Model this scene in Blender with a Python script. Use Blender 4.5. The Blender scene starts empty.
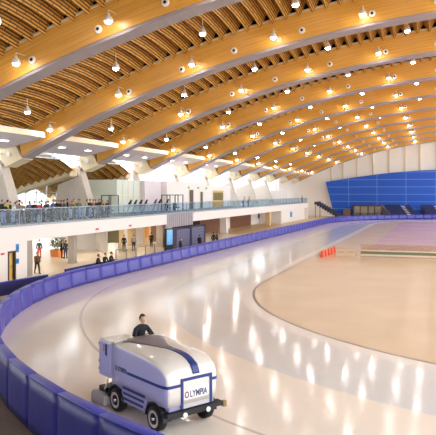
import bpy, bmesh, math, random
from mathutils import Vector, Matrix
random.seed(7)
S = bpy.context.scene
COL = S.collection
PI = math.pi

# ------------------------------------------------------------------ materials
def lin(c):
    c = c / 255.0
    return c / 12.92 if c <= 0.04045 else ((c + 0.055) / 1.055) ** 2.4
def rgb(r, g, b): return (lin(r), lin(g), lin(b), 1)
MATS = {}
def mat(name, c, rough=0.5, metal=0.0, emit=None, es=0.0, noise=0.0, nscale=8.0, bump=0.0, spec=0.5, stretch=(1, 1, 1), alpha=None, coat=0.0):
    if name in MATS: return MATS[name]
    m = bpy.data.materials.new(name); m.use_nodes = True
    nt = m.node_tree; b = nt.nodes['Principled BSDF']
    b.inputs['Base Color'].default_value = rgb(*c)
    b.inputs['Roughness'].default_value = rough
    b.inputs['Metallic'].default_value = metal
    b.inputs['Specular IOR Level'].default_value = spec
    if coat: b.inputs['Coat Weight'].default_value = coat
    if emit:
        b.inputs['Emission Color'].default_value = rgb(*emit); b.inputs['Emission Strength'].default_value = es
    if noise or bump:
        tc = nt.nodes.new('ShaderNodeTexCoord'); mp = nt.nodes.new('ShaderNodeMapping')
        mp.inputs['Scale'].default_value = stretch
        nz = nt.nodes.new('ShaderNodeTexNoise'); nz.inputs['Scale'].default_value = nscale; nz.inputs['Detail'].default_value = 4
        nt.links.new(tc.outputs['Object'], mp.inputs[0]); nt.links.new(mp.outputs[0], nz.inputs['Vector'])
        if noise:
            mx = nt.nodes.new('ShaderNodeMix'); mx.data_type = 'RGBA'
            k = 1 - noise
            mx.inputs[6].default_value = rgb(*[x * k for x in c]); mx.inputs[7].default_value = rgb(*[min(255, x * (1 + noise * .6)) for x in c])
            nt.links.new(nz.outputs['Fac'], mx.inputs[0]); nt.links.new(mx.outputs[2], b.inputs['Base Color'])
        if bump:
            bp = nt.nodes.new('ShaderNodeBump'); bp.inputs['Strength'].default_value = bump; bp.inputs['Distance'].default_value = 0.05
            nt.links.new(nz.outputs['Fac'], bp.inputs['Height']); nt.links.new(bp.outputs[0], b.inputs['Normal'])
    MATS[name] = m
    return m

def wood_mat(name, c1, c2, su, sv, rough=.35):
    m = bpy.data.materials.new(name); m.use_nodes = True
    nt = m.node_tree; b = nt.nodes['Principled BSDF']; b.inputs['Roughness'].default_value = rough
    tc = nt.nodes.new('ShaderNodeTexCoord'); mp = nt.nodes.new('ShaderNodeMapping'); mp.inputs['Scale'].default_value = (su, sv, 1)
    nz = nt.nodes.new('ShaderNodeTexNoise'); nz.inputs['Scale'].default_value = 1; nz.inputs['Detail'].default_value = 5
    mx = nt.nodes.new('ShaderNodeMix'); mx.data_type = 'RGBA'
    cr = nt.nodes.new('ShaderNodeValToRGB'); cr.color_ramp.elements[0].position = .35; cr.color_ramp.elements[1].position = .65
    mx.inputs[6].default_value = rgb(*c1); mx.inputs[7].default_value = rgb(*c2)
    L = nt.links.new
    L(tc.outputs['UV'], mp.inputs[0]); L(mp.outputs[0], nz.inputs['Vector']); L(nz.outputs['Fac'], cr.inputs[0]); L(cr.outputs[0], mx.inputs[0])
    L(mx.outputs[2], b.inputs['Base Color'])
    MATS[name] = m; return m

def brick_mat(name, c1, c2, cm, bw, rh, mort, rough=.6, squash=1.0, use='UV', offset=.5, bump=0.0):
    m = bpy.data.materials.new(name); m.use_nodes = True
    nt = m.node_tree; b = nt.nodes['Principled BSDF']; b.inputs['Roughness'].default_value = rough
    tc = nt.nodes.new('ShaderNodeTexCoord'); br = nt.nodes.new('ShaderNodeTexBrick')
    br.inputs['Color1'].default_value = rgb(*c1); br.inputs['Color2'].default_value = rgb(*c2); br.inputs['Mortar'].default_value = rgb(*cm)
    br.inputs['Scale'].default_value = 1; br.inputs['Mortar Size'].default_value = mort; br.inputs['Brick Width'].default_value = bw
    br.inputs['Row Height'].default_value = rh; br.inputs['Bias'].default_value = -.1; br.offset = offset; br.inputs['Mortar Smooth'].default_value = .1
    L = nt.links.new
    L(tc.outputs[use], br.inputs['Vector']); L(br.outputs['Color'], b.inputs['Base Color'])
    if bump:
        bp = nt.nodes.new('ShaderNodeBump'); bp.invert = True; bp.inputs['Strength'].default_value = bump
        L(br.outputs['Fac'], bp.inputs['Height']); L(bp.outputs[0], b.inputs['Normal'])
    MATS[name] = m; return m

def glass_mat(name, tint, trans, rough=.03):
    m = bpy.data.materials.new(name); m.use_nodes = True
    nt = m.node_tree; nt.nodes.remove(nt.nodes['Principled BSDF'])
    out = nt.nodes['Material Output']
    t = nt.nodes.new('ShaderNodeBsdfTransparent'); t.inputs[0].default_value = rgb(*tint)
    g = nt.nodes.new('ShaderNodeBsdfGlossy'); g.inputs['Roughness'].default_value = rough
    d = nt.nodes.new('ShaderNodeBsdfDiffuse'); d.inputs[0].default_value = rgb(*tint)
    m1 = nt.nodes.new('ShaderNodeMixShader'); m1.inputs[0].default_value = .35
    m2 = nt.nodes.new('ShaderNodeMixShader'); m2.inputs[0].default_value = trans
    L = nt.links.new
    L(d.outputs[0], m1.inputs[1]); L(g.outputs[0], m1.inputs[2]); L(m1.outputs[0], m2.inputs[1]); L(t.outputs[0], m2.inputs[2]); L(m2.outputs[0], out.inputs[0])
    MATS[name] = m; return m

def ice_mat(name, c, rough, noise=.04):
    m = bpy.data.materials.new(name); m.use_nodes = True
    nt = m.node_tree; b = nt.nodes['Principled BSDF']; L = nt.links.new
    b.inputs['Roughness'].default_value = rough; b.inputs['Specular IOR Level'].default_value = .5
    tc = nt.nodes.new('ShaderNodeTexCoord')
    nz = nt.nodes.new('ShaderNodeTexNoise'); nz.inputs['Scale'].default_value = .25; nz.inputs['Detail'].default_value = 5
    L(tc.outputs['Object'], nz.inputs['Vector'])
    mx = nt.nodes.new('ShaderNodeMix'); mx.data_type = 'RGBA'
    mx.inputs[6].default_value = rgb(*[x * (1 - noise) for x in c]); mx.inputs[7].default_value = rgb(*[min(255, x * (1 + noise)) for x in c])
    L(nz.outputs['Fac'], mx.inputs[0]); L(mx.outputs[2], b.inputs['Base Color'])
    n2 = nt.nodes.new('ShaderNodeTexNoise'); n2.inputs['Scale'].default_value = 5; n2.inputs['Detail'].default_value = 2
    L(tc.outputs['Object'], n2.inputs['Vector'])
    bp = nt.nodes.new('ShaderNodeBump'); bp.inputs['Strength'].default_value = .022; bp.inputs['Distance'].default_value = .02
    L(n2.outputs['Fac'], bp.inputs['Height']); L(bp.outputs[0], b.inputs['Normal'])
    MATS[name] = m; return m

WOOD = wood_mat('beam wood', (204, 142, 50), (222, 164, 66), .22, 9)
WAVE = brick_mat('wood wave strands', (216, 162, 70), (190, 132, 50), (80, 50, 18), 1.5, .15, .035)
STEEL = mat('grey steel', (158, 148, 150), .5, noise=.06)
CREAM = mat('cream painted steel', (232, 214, 178), .5, noise=.05)
WHITE = mat('white plaster', (242, 236, 232), .7, noise=.02)
LILAC = mat('pale soffit panel', (226, 216, 222), .7, noise=.02)
CONC = mat('pale concrete', (205, 195, 184), .8, noise=.08, nscale=3)
CONCD = mat('grey concrete', (170, 160, 148), .8, noise=.08, nscale=3)
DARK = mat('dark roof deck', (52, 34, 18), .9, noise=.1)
BULB = mat('lit bulb', (255, 250, 240), .4, emit=(255, 250, 243), es=62)
TUBE = mat('lit lamp lens', (255, 255, 255), .4, emit=(255, 246, 232), es=6)
LAMPBODY = mat('white lamp housing', (235, 230, 222), .4)
NOZ = mat('white nozzle ring', (240, 236, 228), .4)
BLACK = mat('black', (22, 22, 24), .5, noise=.05)
RUBBER = mat('black rubber', (20, 19, 20), .75, noise=.1)
PAD = mat('blue vinyl pad', (54, 50, 154), .38, noise=.07, nscale=3, bump=.3)
PADTOP = mat('blue vinyl cap', (56, 66, 172), .35, noise=.05, nscale=6, bump=.15)
PADSHADE = mat('blue vinyl shaded outside', (28, 32, 124), .45, noise=.1, nscale=3, bump=.3)  # same vinyl as the pads; shade of the outer face put into the colour
NAVY = mat('navy barrier', (34, 36, 96), .5, noise=.06)
ICE = ice_mat('cream ice', (246, 232, 217), .12)
ICEB = ice_mat('fresh ice band', (224, 222, 220), .1)
ICEW = mat('white ice border', (226, 218, 210), .2)
LINE = mat('ice lane line', (206, 190, 184), .25)
DLINE = mat('infield edge line', (120, 108, 104), .5)
INF = ice_mat('beige infield', (204, 178, 144), .22, .06)
CONCF = mat('brown concrete floor', (112, 92, 80), .6, noise=.1, nscale=1)
TANF = mat('tan walkway floor', (222, 192, 146), .35, noise=.06, nscale=.6)
LOBF = mat('pale lobby floor', (240, 226, 204), .3, noise=.04, nscale=.6)
RINK = ice_mat('mauve rink surface', (188, 150, 160), .26, .06)
BROWN = mat('brown wood wall', (132, 84, 48), .5, noise=.12, stretch=(1, 1, 8))
TANW = mat('tan partition', (226, 200, 150), .6, noise=.05)
BLUEW = brick_mat('blue cladding', (30, 92, 206), (28, 86, 200), (104, 150, 232), 8.0, 2.1, .08, .45, offset=0)
SIGNB = mat('blue sign', (40, 130, 200), .4)
GLASS = glass_mat('clear pane', (245, 250, 252), .9)
RAILG = glass_mat('bluish railing glass', (222, 234, 242), .94)
TINT = glass_mat('smoked cover', (150, 146, 156), .15)

# ------------------------------------------------------------------ helpers
def link(o, parent=None):
    COL.objects.link(o)
    if parent is not None: o.parent = parent
    return o
def obj(name, bm, mats, parent=None, smooth=False, loc=None):
    me = bpy.data.meshes.new(name)
    bm.normal_update(); bm.to_mesh(me); bm.free()
    for m in (mats if isinstance(mats, (list, tuple)) else [mats]): me.materials.append(m)
    if smooth:
        for p in me.polygons: p.use_smooth = True
    o = bpy.data.objects.new(name, me); link(o, parent)
    if loc: o.location = loc
    return o
def tag(o, label, cat, group=None):
    o['label'] = label; o['category'] = cat
    if group: o['group'] = group
    return o
def thing(name, label, cat, loc=(0, 0, 0), rz=0.0, group=None):
    o = bpy.data.objects.new(name, None); o.empty_display_size = .2
    link(o); o.location = loc; o.rotation_euler = (0, 0, rz)
    return tag(o, label, cat, group)
def struct(name, bm, m, smooth=False):
    o = obj(name, bm, m, None, smooth); o['kind'] = 'structure'; return o
def dup(src, loc, rz, label, group=None, sc=None):
    r = src.copy(); COL.objects.link(r); r.location = loc; r.rotation_euler = (0, 0, rz); r['label'] = label
    if group: r['group'] = group
    if sc: r.scale = (sc, sc, sc)
    kids = []
    for ch in list(src.children):
        c = ch.copy(); COL.objects.link(c); c.parent = r; kids.append(c)
        for g in list(ch.children):
            d = g.copy(); COL.objects.link(d); d.parent = c
    return r, kids
def BM(): return bmesh.new()
def box(bm, x0, x1, y0, y1, z0, z1, mi=0):
    vs = [bm.verts.new(p) for p in ((x0,y0,z0),(x1,y0,z0),(x1,y1,z0),(x0,y1,z0),(x0,y0,z1),(x1,y0,z1),(x1,y1,z1),(x0,y1,z1))]
    for f in ((3,2,1,0),(4,5,6,7),(0,1,5,4),(1,2,6,5),(2,3,7,6),(3,0,4,7)):
        fc = bm.faces.new([vs[i] for i in f]); fc.material_index = mi
    return vs
def hexa(bm, pts, mi=0):
    vs = [bm.verts.new(p) for p in pts]
    for f in ((3,2,1,0),(4,5,6,7),(0,1,5,4),(1,2,6,5),(2,3,7,6),(3,0,4,7)):
        fc = bm.faces.new([vs[i] for i in f]); fc.material_index = mi
def tube(bm, a, b, r, n=8, r2=None, cap=True):
    a, b = Vector(a), Vector(b); d = (b - a).normalized()
    u = d.orthogonal().normalized(); v = d.cross(u); r2 = r if r2 is None else r2
    A = [bm.verts.new(a + r * (math.cos(2*PI*i/n) * u + math.sin(2*PI*i/n) * v)) for i in range(n)]
    B = [bm.verts.new(b + r2 * (math.cos(2*PI*i/n) * u + math.sin(2*PI*i/n) * v)) for i in range(n)]
    for i in range(n): bm.faces.new((A[i], A[(i+1) % n], B[(i+1) % n], B[i]))
    if cap: bm.faces.new(A[::-1]); bm.faces.new(B)
def path_tube(bm, pts, r, n=6):
    for a, b in zip(pts[:-1], pts[1:]): tube(bm, a, b, r, n)
def ball(bm, c, r, u=10, v=7, sc=(1, 1, 1)):
    m = Matrix.Translation(c) @ Matrix.Diagonal((r*sc[0], r*sc[1], r*sc[2], 1))
    bmesh.ops.create_uvsphere(bm, u_segments=u, v_segments=v, radius=1, matrix=m)
def lathe(bm, c, prof, n=12, axis='z'):
    rings = []
    for r, h in prof:
        ring = []
        for i in range(n):
            a = 2*PI*i/n
            p = (r*math.cos(a), r*math.sin(a), h) if axis == 'z' else ((r*math.cos(a), h, r*math.sin(a)) if axis == 'y' else (h, r*math.cos(a), r*math.sin(a)))
            ring.append(bm.verts.new(Vector(c) + Vector(p)))
        rings.append(ring)
    for A, B in zip(rings[:-1], rings[1:]):
        for i in range(n): bm.faces.new((A[i], A[(i+1) % n], B[(i+1) % n], B[i]))
    bm.faces.new(rings[0][::-1]); bm.faces.new(rings[-1])
    bmesh.ops.recalc_face_normals(bm, faces=bm.faces)
def bevel(bm, w, seg=2):
    bmesh.ops.bevel(bm, geom=list(bm.edges), offset=w, segments=seg, affect='EDGES', profile=.5)
ORD = ['zeroth','first','second','third','fourth','fifth','sixth','seventh','eighth','ninth','tenth','eleventh','twelfth','thirteenth','fourteenth','fifteenth','sixteenth','seventeenth','eighteenth','nineteenth','twentieth']
TENS = {2:'twenty',3:'thirty',4:'forty',5:'fifty',6:'sixty',7:'seventy',8:'eighty',9:'ninety'}
TENTH = {2:'twentieth',3:'thirtieth',4:'fortieth',5:'fiftieth',6:'sixtieth',7:'seventieth',8:'eightieth',9:'ninetieth'}
def nth(n):
    if n <= 20: return ORD[n]
    if n >= 100: return 'hundredth' if n == 100 else 'hundred and ' + nth(n-100)
    return TENTH[n//10] if n % 10 == 0 else TENS[n//10] + '-' + ORD[n % 10]

# ------------------------------------------------------------------ camera
CX, CY, CZ = 0, 0, 6.8
FPX, HOR = 640.0, 192.5
TH = math.atan(218 / 640)
cs, sn = math.cos(TH), math.sin(TH)
cam = bpy.data.cameras.new('camera'); co = bpy.data.objects.new('camera', cam); COL.objects.link(co)
co.location = (CX, CY, CZ); co.rotation_euler = (PI/2, 0, TH)
cam.sensor_width = 36; cam.lens = FPX / 436 * 36; cam.shift_y = -(217.5 - HOR) / 436; cam.clip_end = 1000; cam.clip_start = .1
S.camera = co
def proj(x, y, z):
    Z = -x*sn + y*cs; X = x*cs + y*sn
    return 218 + FPX*X/Z, HOR - FPX*(z-CZ)/Z
def inview(x, y, z, m=2):
    if -x*sn + y*cs < 1: return False
    a, b = proj(x, y, z); return -m < a < 436+m and -m < b < 435+m
def y_at(px, x):                       # where the line of sight to column px meets the long wall plane x
    u = (px - 218) / FPX
    return x * (cs + u*sn) / (-sn + u*cs)
def on_floor(px, py, z=0.0):
    u = (px - 218) / FPX; t = (CZ - z) * FPX / (py - HOR)
    return (t*(-sn + u*cs), t*(cs + u*sn))

# ------------------------------------------------------------------ roof
YB = lambda k: 51.8 + 14.3*k
def zb(x): return 20.85 - (100 - math.sqrt(1e4 - (x-8)**2))
XR = 14.0
def loft_x(bm, xs, section, mi=0, uv=None, closed=True):
    rings = [[bm.verts.new(p) for p in section(x)] for x in xs]
    n = len(rings[0]); s = 0
    lay = bm.loops.layers.uv.verify() if uv else None
    for j, (A, B) in enumerate(zip(rings[:-1], rings[1:])):
        d = (A[0].co - B[0].co).length
        for i in range(n if closed else n-1):
            i2 = (i+1) % n
            f = bm.faces.new((A[i], B[i], B[i2], A[i2])); f.material_index = mi
            if lay:
                w = [0, (A[i2].co - A[i].co).length]
                for lp, (a, b) in zip(f.loops, ((s, 0), (s+d, 0), (s+d, w[1]), (s, w[1]))): lp[lay].uv = (a, b + i*13.7)
        s += d
    if closed: bm.faces.new(rings[0]); bm.faces.new(rings[-1][::-1])
    return rings
XS = [-36.9 + (XR + 36.9) * i / 40 for i in range(41)]
beam_names = {}
for k in range(-2, 10):
    yk = YB(k)
    seen = k + 2                       # k=-1 is the first beam in view
    lab = ('timber roof arch just overhead before the first one in view' if k == -2 else
           'nearest timber roof arch crossing the top left corner' if k == -1 else
           'farthest timber roof arch beside the white end wall' if k == 9 else
           nth(seen) + ' timber roof arch counting from the nearest one')
    t = thing('roof_arch', lab, 'roof beam', (0, yk, 0), 0, 'timber roof arches')
    bm = BM()
    loft_x(bm, XS, lambda x: [(x, -.8, zb(x)), (x, .8, zb(x)), (x, 1.2, zb(x)+2.1), (x, -1.2, zb(x)+2.1)], uv=True)
    obj('timber_beam', bm, WOOD, t)
    bm = BM()
    loft_x(bm, XS, lambda x: [(x, -.74, zb(x)-.22), (x, .74, zb(x)-.22), (x, .74, zb(x)-.003), (x, -.74, zb(x)-.003)])
    obj('steel_soffit', bm, STEEL, t)
    bm = BM()
    loft_x(bm, XS, lambda x: [(x, -1.36, zb(x)+2.0), (x, -1.2, zb(x)+2.0), (x, -1.2, zb(x)+2.14), (x, -1.36, zb(x)+2.14)])
    obj('pipe', bm, CREAM, t)
    # steel end knuckle
    bm = BM()
    a0 = Vector((-36.9, zb(-36.9))); d = Vector((-1, -.5)).normalized(); n = Vector((-d.y, d.x)) * -1
    n = Vector((-.447, .894))
    def P(s, h, y): q = a0 + d*s + n*h; return (q.x, y, q.y)
    hexa(bm, [P(.02,-.25,-.9), P(2.0,-.1,-.9), P(2.0,-.1,.9), P(.02,-.25,.9), P(.02,1.95,-1.05), P(2.0,1.6,-1.05), P(2.0,1.6,1.05), P(.02,1.95,1.05)])
    kn = obj('steel_knuckle', bm, CREAM, t)
    bm = BM(); q = P(1.0, .75, -.98); tube(bm, (q[0], -1.16, q[2]), (q[0], -.9, q[2]), .24, 10)
    obj('pin', bm, LAMPBODY, kn)
    bm = BM()
    hexa(bm, [P(2.02,.5,-.5), P(3.0,.5,-.4), P(3.0,.5,.4), P(2.02,.5,.5), P(2.02,1.3,-.5), P(3.0,1.2,-.4), P(3.0,1.2,.4), P(2.02,1.3,.5)])
    obj('stub_bracket', bm, LILAC, t)

# corrugated wave ceiling and the deck above it
def wave_panel(y0, y1, x0, x1):
    bm = BM(); lay = bm.loops.layers.uv.verify()
    per = 1.08; n = int((x1-x0)/(per/2)); xs = [x0 + i*per/2 for i in range(n+1)]
    NY = 6; rows = []
    for j in range(NY+1):
        s = j/NY; y = y0 + (y1-y0)*s; row = []
        for i, x in enumerate(xs):
            amp = .46
            row.append(bm.verts.new((x + .0*s, y, zb(x) + 2.15 + .55*4*s*(1-s) + (amp if i % 2 else -amp))))
        rows.append(row)
    for j in range(NY):
        for i in range(n):
            f = bm.faces.new((rows[j][i], rows[j][i+1], rows[j+1][i+1], rows[j+1][i]))
            ya, yb_ = y0 + (y1-y0)*j/NY, y0 + (y1-y0)*(j+1)/NY
            for lp, (a, b) in zip(f.loops, ((ya, i*.9), (ya, (i+1)*.9), (yb_, (i+1)*.9), (yb_, i*.9))): lp[lay].uv = (a, b)
    return bm
for k in range(-2, 10):
    y0, y1 = YB(k) + 1.05, (YB(k+1) - 1.3 if k < 9 else 190.2)
    struct('ceiling', wave_panel(y0, y1, -38.4, XR), WAVE)
bm = BM()
loft_x(bm, [-38.6] + XS, lambda x: [(x, -9.3, zb(x)+3.5), (x, 191, zb(x)+3.5), (x, 191, zb(x)+3.7), (x, -9.3, zb(x)+3.7)])
struct('ceiling', bm, DARK)

bm = BM(); box(bm, -46, XR, -9.3, -9, -.5, 20); struct('wall_back', bm, WHITE)
# sloping pale soffit panels with recessed lamps at the low end of each bay
rec = None
def zs(x): return zb(x) + .25
for k in range(-2, 9):
    y0, y1 = YB(k) + 1.25, YB(k+1) - 1.4
    bm = BM()
    for (a, b) in ((y0, (y0+y1)/2 - .04), ((y0+y1)/2 + .04, y1)):
        hexa(bm, [(-38.2,a,10.9), (-34.0,a,zs(-34)), (-34.0,b,zs(-34)), (-38.2,b,10.9), (-38.2,a,11.3), (-34.0,a,zs(-34)+.5), (-34.0,b,zs(-34)+.5), (-38.2,b,11.3)])
    box(bm, -34.0, -33.9, y0, y1, zs(-34)-.02, zs(-34)+.4, 1)
    struct('trim_%d' % (k+3), bm, [LILAC, CREAM])
    if k < 4:
        for side, yy in (('near', y0 + 3.2), ('far', y0 + 8.4)):
            x = -35.9; z = zs(-34) + (10.9 - zs(-34)) * (x+34)/(-4.2) - .04
            lab = f'recessed lamp at the {side} end of the {nth(k+3)} sloping pale soffit panel'
            t = thing('recessed_lamp', lab, 'lamp', (x, yy, z), 0, 'recessed soffit lamps')
            t.rotation_euler = (0, -math.atan2(zs(-34)-10.9, 4.2), 0)
            bm = BM(); box(bm, -.2, .2, -.55, .55, -.03, .03); obj('frame', bm, LAMPBODY, t)
            bm = BM(); box(bm, -.12, .12, -.48, .48, -.06, -.031); obj('lens', bm, TUBE, t)

# hanging lamps
def lamp_proto(label, loc, wall=False):
    t = thing('hanging_lamp', label, 'lamp', loc, 0, 'hanging roof lamps')
    bm = BM()
    if wall: path_tube(bm, [(0,0,.42), (0,0,.62), (0,1.02,.62)], .015, 5)
    else: tube(bm, (0,0,.42), (0,0,1.0), .025, 6)
    obj('bracket' if wall else 'rod', bm, LAMPBODY, t)
    bm = BM(); lathe(bm, (0,0,0), [(.30,-.10),(.27,.06),(.2,.2),(.11,.28),(.10,.42)], 12); obj('housing', bm, LAMPBODY, t, True)
    bm = BM(); ball(bm, (0,0,-.1), .23, 10, 6, (1,1,.75)); obj('bulb', bm, BULB, t, True)
    return t
L0 = {}
for k in range(-2, 10):
    rows = []
    if k >= -1: rows.append(('face', YB(k) - 2.0, [-33.0, -26.1, -19.3, -12.3, -5.3, 1.4], .5))
    rows.append(('mid', YB(k) + 7.1 if k < 9 else YB(k)+5.5, [-31.7, -23.6, -16.4, -9.4, -2.4], .85))
    for kind, y, xs, h in rows:
        c = 0
        for x in xs:
            z = zb(x) + h
            if k == -2 and not inview(x, y, z, 6): continue
            vis = inview(x, y, z, 0)
            c += 1
            lab = (f'{nth(c)} lamp from the left along the front of the {nth(k+2)} roof arch' if kind == 'face' else
                   f'{nth(c)} lamp from the left under the wavy wood ceiling ' + (f'behind the {nth(k+2)} roof arch' if k >= -1 else 'before the nearest roof arch'))
            if kind not in L0: L0[kind] = lamp_proto(lab, (x, y, z), kind == 'face')
            else: dup(L0[kind], (x, y, z), 0, lab)

# round air nozzles on the arch faces
N0 = None
for k in range(-1, 10):
    for c, x in enumerate([-25.6, -20.6, -15.9, -10.2, -4.7, .1]):
        z = zb(x) + .65; y = YB(k) - .8 - .4*.65/2.1 - .02
        lab = f'{nth(c+1)} round white air nozzle from the left on the {nth(k+2)} roof arch'
        if N0 is None:
            N0 = thing('air_nozzle', lab, 'air nozzle', (x, y, z), 0, 'air nozzles on the roof arches')
            bm = BM(); lathe(bm, (0,0,0), [(.27,.04),(.27,-.05),(.2,-.1)], 12, 'y'); obj('ring', bm, NOZ, N0)
            bm = BM(); lathe(bm, (0,0,0), [(.11,-.101),(.11,-.13),(.07,-.13)], 10, 'y'); obj('throat', bm, BLACK, N0)
        else: dup(N0, (x, y, z), 0, lab)

# ------------------------------------------------------------------ floor, ice, infield
def stadium(cx, cyn, cyf, R, n=48, xl=None):
    pts = []
    for i in range(n+1):                     # near curve, right to left
        a = -PI*i/n; pts.append((cx + R*math.cos(a), cyn + R*math.sin(a)))
    for i in range(n+1):                     # far curve, left to right
        a = PI - PI*i/n; pts.append((cx + R*math.cos(a), cyf + R*math.sin(a)))
    return pts
CXI, CYI, CFI = 11.25, 47.6, 140.0
loops = [stadium(7.08, 42.62, 140, 31.9)]
loops[0] = [((x + 1.2*max(0, (y-42.3)/97.7) if x < 7 else x + 9), y) for x, y in loops[0]]
for R in (34.2, 34.06, 29.3, 24.6, 23.75, 23.6): loops.append(stadium(CXI, CYI, CFI, R))
bm = BM()
rings = [[bm.verts.new((x, y, 0)) for x, y in l] for l in loops]
for j, (A, B) in enumerate(zip(rings[:-1], rings[1:])):
    for i in range(len(A)):
        f = bm.faces.new((A[i], B[i], B[(i+1) % len(A)], A[(i+1) % len(A)])); f.material_index = [0, 1, 0, 2, 3, 4][j]
f = bm.faces.new(rings[-1]); f.material_index = 5
def quad(bm, x0, x1, y0, y1, z, mi):
    f = bm.faces.new([bm.verts.new(p) for p in ((x0,y0,z),(x1,y0,z),(x1,y1,z),(x0,y1,z))]); f.material_index = mi
quad(bm, -31.6, 60, -25, 34, -.5, 6)
hexa(bm, [(-31.6,33.9,-.6),(-16,33.9,-.6),(-16,34,-.6),(-31.6,34,-.6),(-31.6,33.9,-.03),(-16,33.9,-.03),(-16,34,-.03),(-31.6,34,-.03)], 6)
quad(bm, -31.6, 60, 34, 43, -.03, 7)
quad(bm, -52, 60, 43, 195, -.03, 7); quad(bm, -120, -52, 20, 195, -.03, 9)
quad(bm, -60, -29.5, 43, 100, -.015, 8)
bmesh.ops.recalc_face_normals(bm, faces=bm.faces)
for f in bm.faces:
    if f.normal.z < -.5 and len(f.verts) != 4 or f.normal.z < -.5 and f.calc_center_median().z > -.52: f.normal_flip()
struct('floor', bm, [ICE, LINE, ICEB, ICEW, DLINE, INF, CONCF, TANF, LOBF, mat('pale outdoor paving', (232, 230, 226), .8, noise=.04)])

# hockey rinks in the infield
def rink(label, y0, y1, x0=-7.6, x1=20):
    t = thing('hockey_rink', label, 'ice rink', (0, 0, 0))
    bm = BM(); box(bm, x0, x1, y0, y1, .004, .05); obj('ice_surface', bm, RINK, t)
    bm = BM()
    box(bm, x0, x1, y0, y0+.12, .06, .26, 0); box(bm, x0, x1, y0, y0+.12, .26, .56, 1); box(bm, x0, x1, y0, y0+.12, .56, .68, 0)
    obj('boards', bm, [mat('pale board', (226, 206, 184), .5), mat('dark green board', (112, 122, 92), .45)], t)
    bm = BM()
    box(bm, x0, x1, y0+.03, y0+.07, .68, 1.3)
    obj('glass_screen', bm, glass_mat('rink glass ' + str(y0), (236, 222, 210), .8), t)
    for q in (.12, .3, .5, .68, .86):
        bm = BM(); box(bm, x0+.4, x1, y0 + (y1-y0)*q - .12, y0 + (y1-y0)*q + .12, .052, .056)
        obj('ice_line', bm, mat('rink line', (150, 110, 150), .3), t)
rink('mauve hockey rink with a low green striped board in the infield', 69.5, 152)

# red foam blocks and two printed panels at the corner of the infield
RED = mat('red foam', (232, 92, 56), .6, noise=.05)
F0 = None
for i in range(5):
    a = on_floor(322.5 + 3.0*i, 256.6 - 1.0*i)
    lab = ['leftmost red foam block of the short row on the infield edge', 'second red foam block from the left on the infield edge', 'middle red foam block of the short row on the infield edge', 'fourth red foam block from the left on the infield edge', 'rightmost red foam block, next to the beige printed panel'][i]
    if F0 is None:
        bm = BM(); hexa(bm, [(-.2,-.45,0), (.2,-.45,0), (.2,.45,0), (-.2,.45,0), (-.1,-.4,.62), (.14,-.4,.7), (.14,.4,.7), (-.1,.4,.62)]); bevel(bm, .04)
        F0 = tag(obj('foam_block', bm, RED, None, True), lab, 'foam block', 'red foam blocks on the infield'); F0.location = (*a, .002)
    else:
        o = F0.copy(); COL.objects.link(o); o.location = (*a, .002); o['label'] = lab
for i, px in enumerate((340.5, 350.5)):
    a = on_floor(px, 256)
    t = thing('panel_board', ['beige printed panel standing beside the red foam blocks', 'beige printed panel standing at the rink board corner'][i], 'panel', (*a, .002), TH*.8)
    bm = BM(); box(bm, -.5, .5, -.05, .05, 0, .75); obj('panel', bm, mat('beige board', (206, 180, 150), .6), t)
    bm = BM()
    for q in (-.22, .02, .24): tube(bm, (q, -.075, .42), (q, -.052, .42), .11, 8)
    obj('print', bm, mat('grey print', (176, 154, 140), .6), t)

# ------------------------------------------------------------------ padded wall round the track
def pad_mesh(L, zo=.02):
    bm = BM(); lay = None
    nx, nz = 8, 5
    vs = {}
    rnd = random.Random(3)
    for s, y in (('o', .14), ('i', -.14)):
        for i in range(nx+1):
            for j in range(nz+1):
                e = math.sin(PI*i/nx)**.5 * math.sin(PI*j/nz)**.5 if 0 < i < nx and 0 < j < nz else 0
                b = .05*e + rnd.uniform(-.012, .012)*e
                yy = y + (b if s == 'o' else -b) + (-.10 if s == 'i' else 0)*(1-j/nz)
                vs[s, i, j] = bm.verts.new((-L/2 + .012 + (L-.024)*i/nx, yy, .02 + 1.1*j/nz if s == 'i' else zo + (1.12-zo)*j/nz))
    for s in 'oi':
        for i in range(nx):
            for j in range(nz):
                q = [vs[s,i,j], vs[s,i+1,j], vs[s,i+1,j+1], vs[s,i,j+1]]
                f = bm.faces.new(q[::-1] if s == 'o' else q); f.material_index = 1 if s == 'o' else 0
    for i in range(nx):
        for j in (0, nz):
            bm.faces.new((vs['o',i,j], vs['o',i+1,j], vs['i',i+1,j], vs['i',i,j]))
    for j in range(nz):
        for i in (0, nx):
            bm.faces.new((vs['o',i,j], vs['o',i,j+1], vs['i',i,j+1], vs['i',i,j]))
    bmesh.ops.recalc_face_normals(bm, faces=bm.faces)
    return bm
def pad_path():
    pts = []                                  # from beside the machine along the near curve, the straight, the far curve
    R = 36.2
    def arc(cx, cy, R, a0, a1):
        n = abs(a1-a0)*R/.25
        for i in range(int(n)+1):
            a = a0 + (a1-a0)*i/n; pts.append(Vector((cx + R*math.cos(a), cy + R*math.sin(a))))
    arc(7.08, 42.62, 31.93, math.radians(266), PI)
    n = int(97.7/.25)
    for i in range(1, n): pts.append(Vector((-24.85 + 1.9*i/n, 42.62 + 97.38*i/n)))
    arc(11.6, 140, 34.55, PI, PI/2)
    return pts
PP = pad_path(); LP = 2.15
def flat_mesh(bm, ms):
    me = bpy.data.meshes.new('padding'); bm.to_mesh(me); bm.free()
    for m_ in ms: me.materials.append(m_)
    for p in me.polygons: p.use_smooth = True
    return me
PFAR = None; P0 = None; acc = 0; start = PP[0]; npad = 0; i = 0
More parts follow.
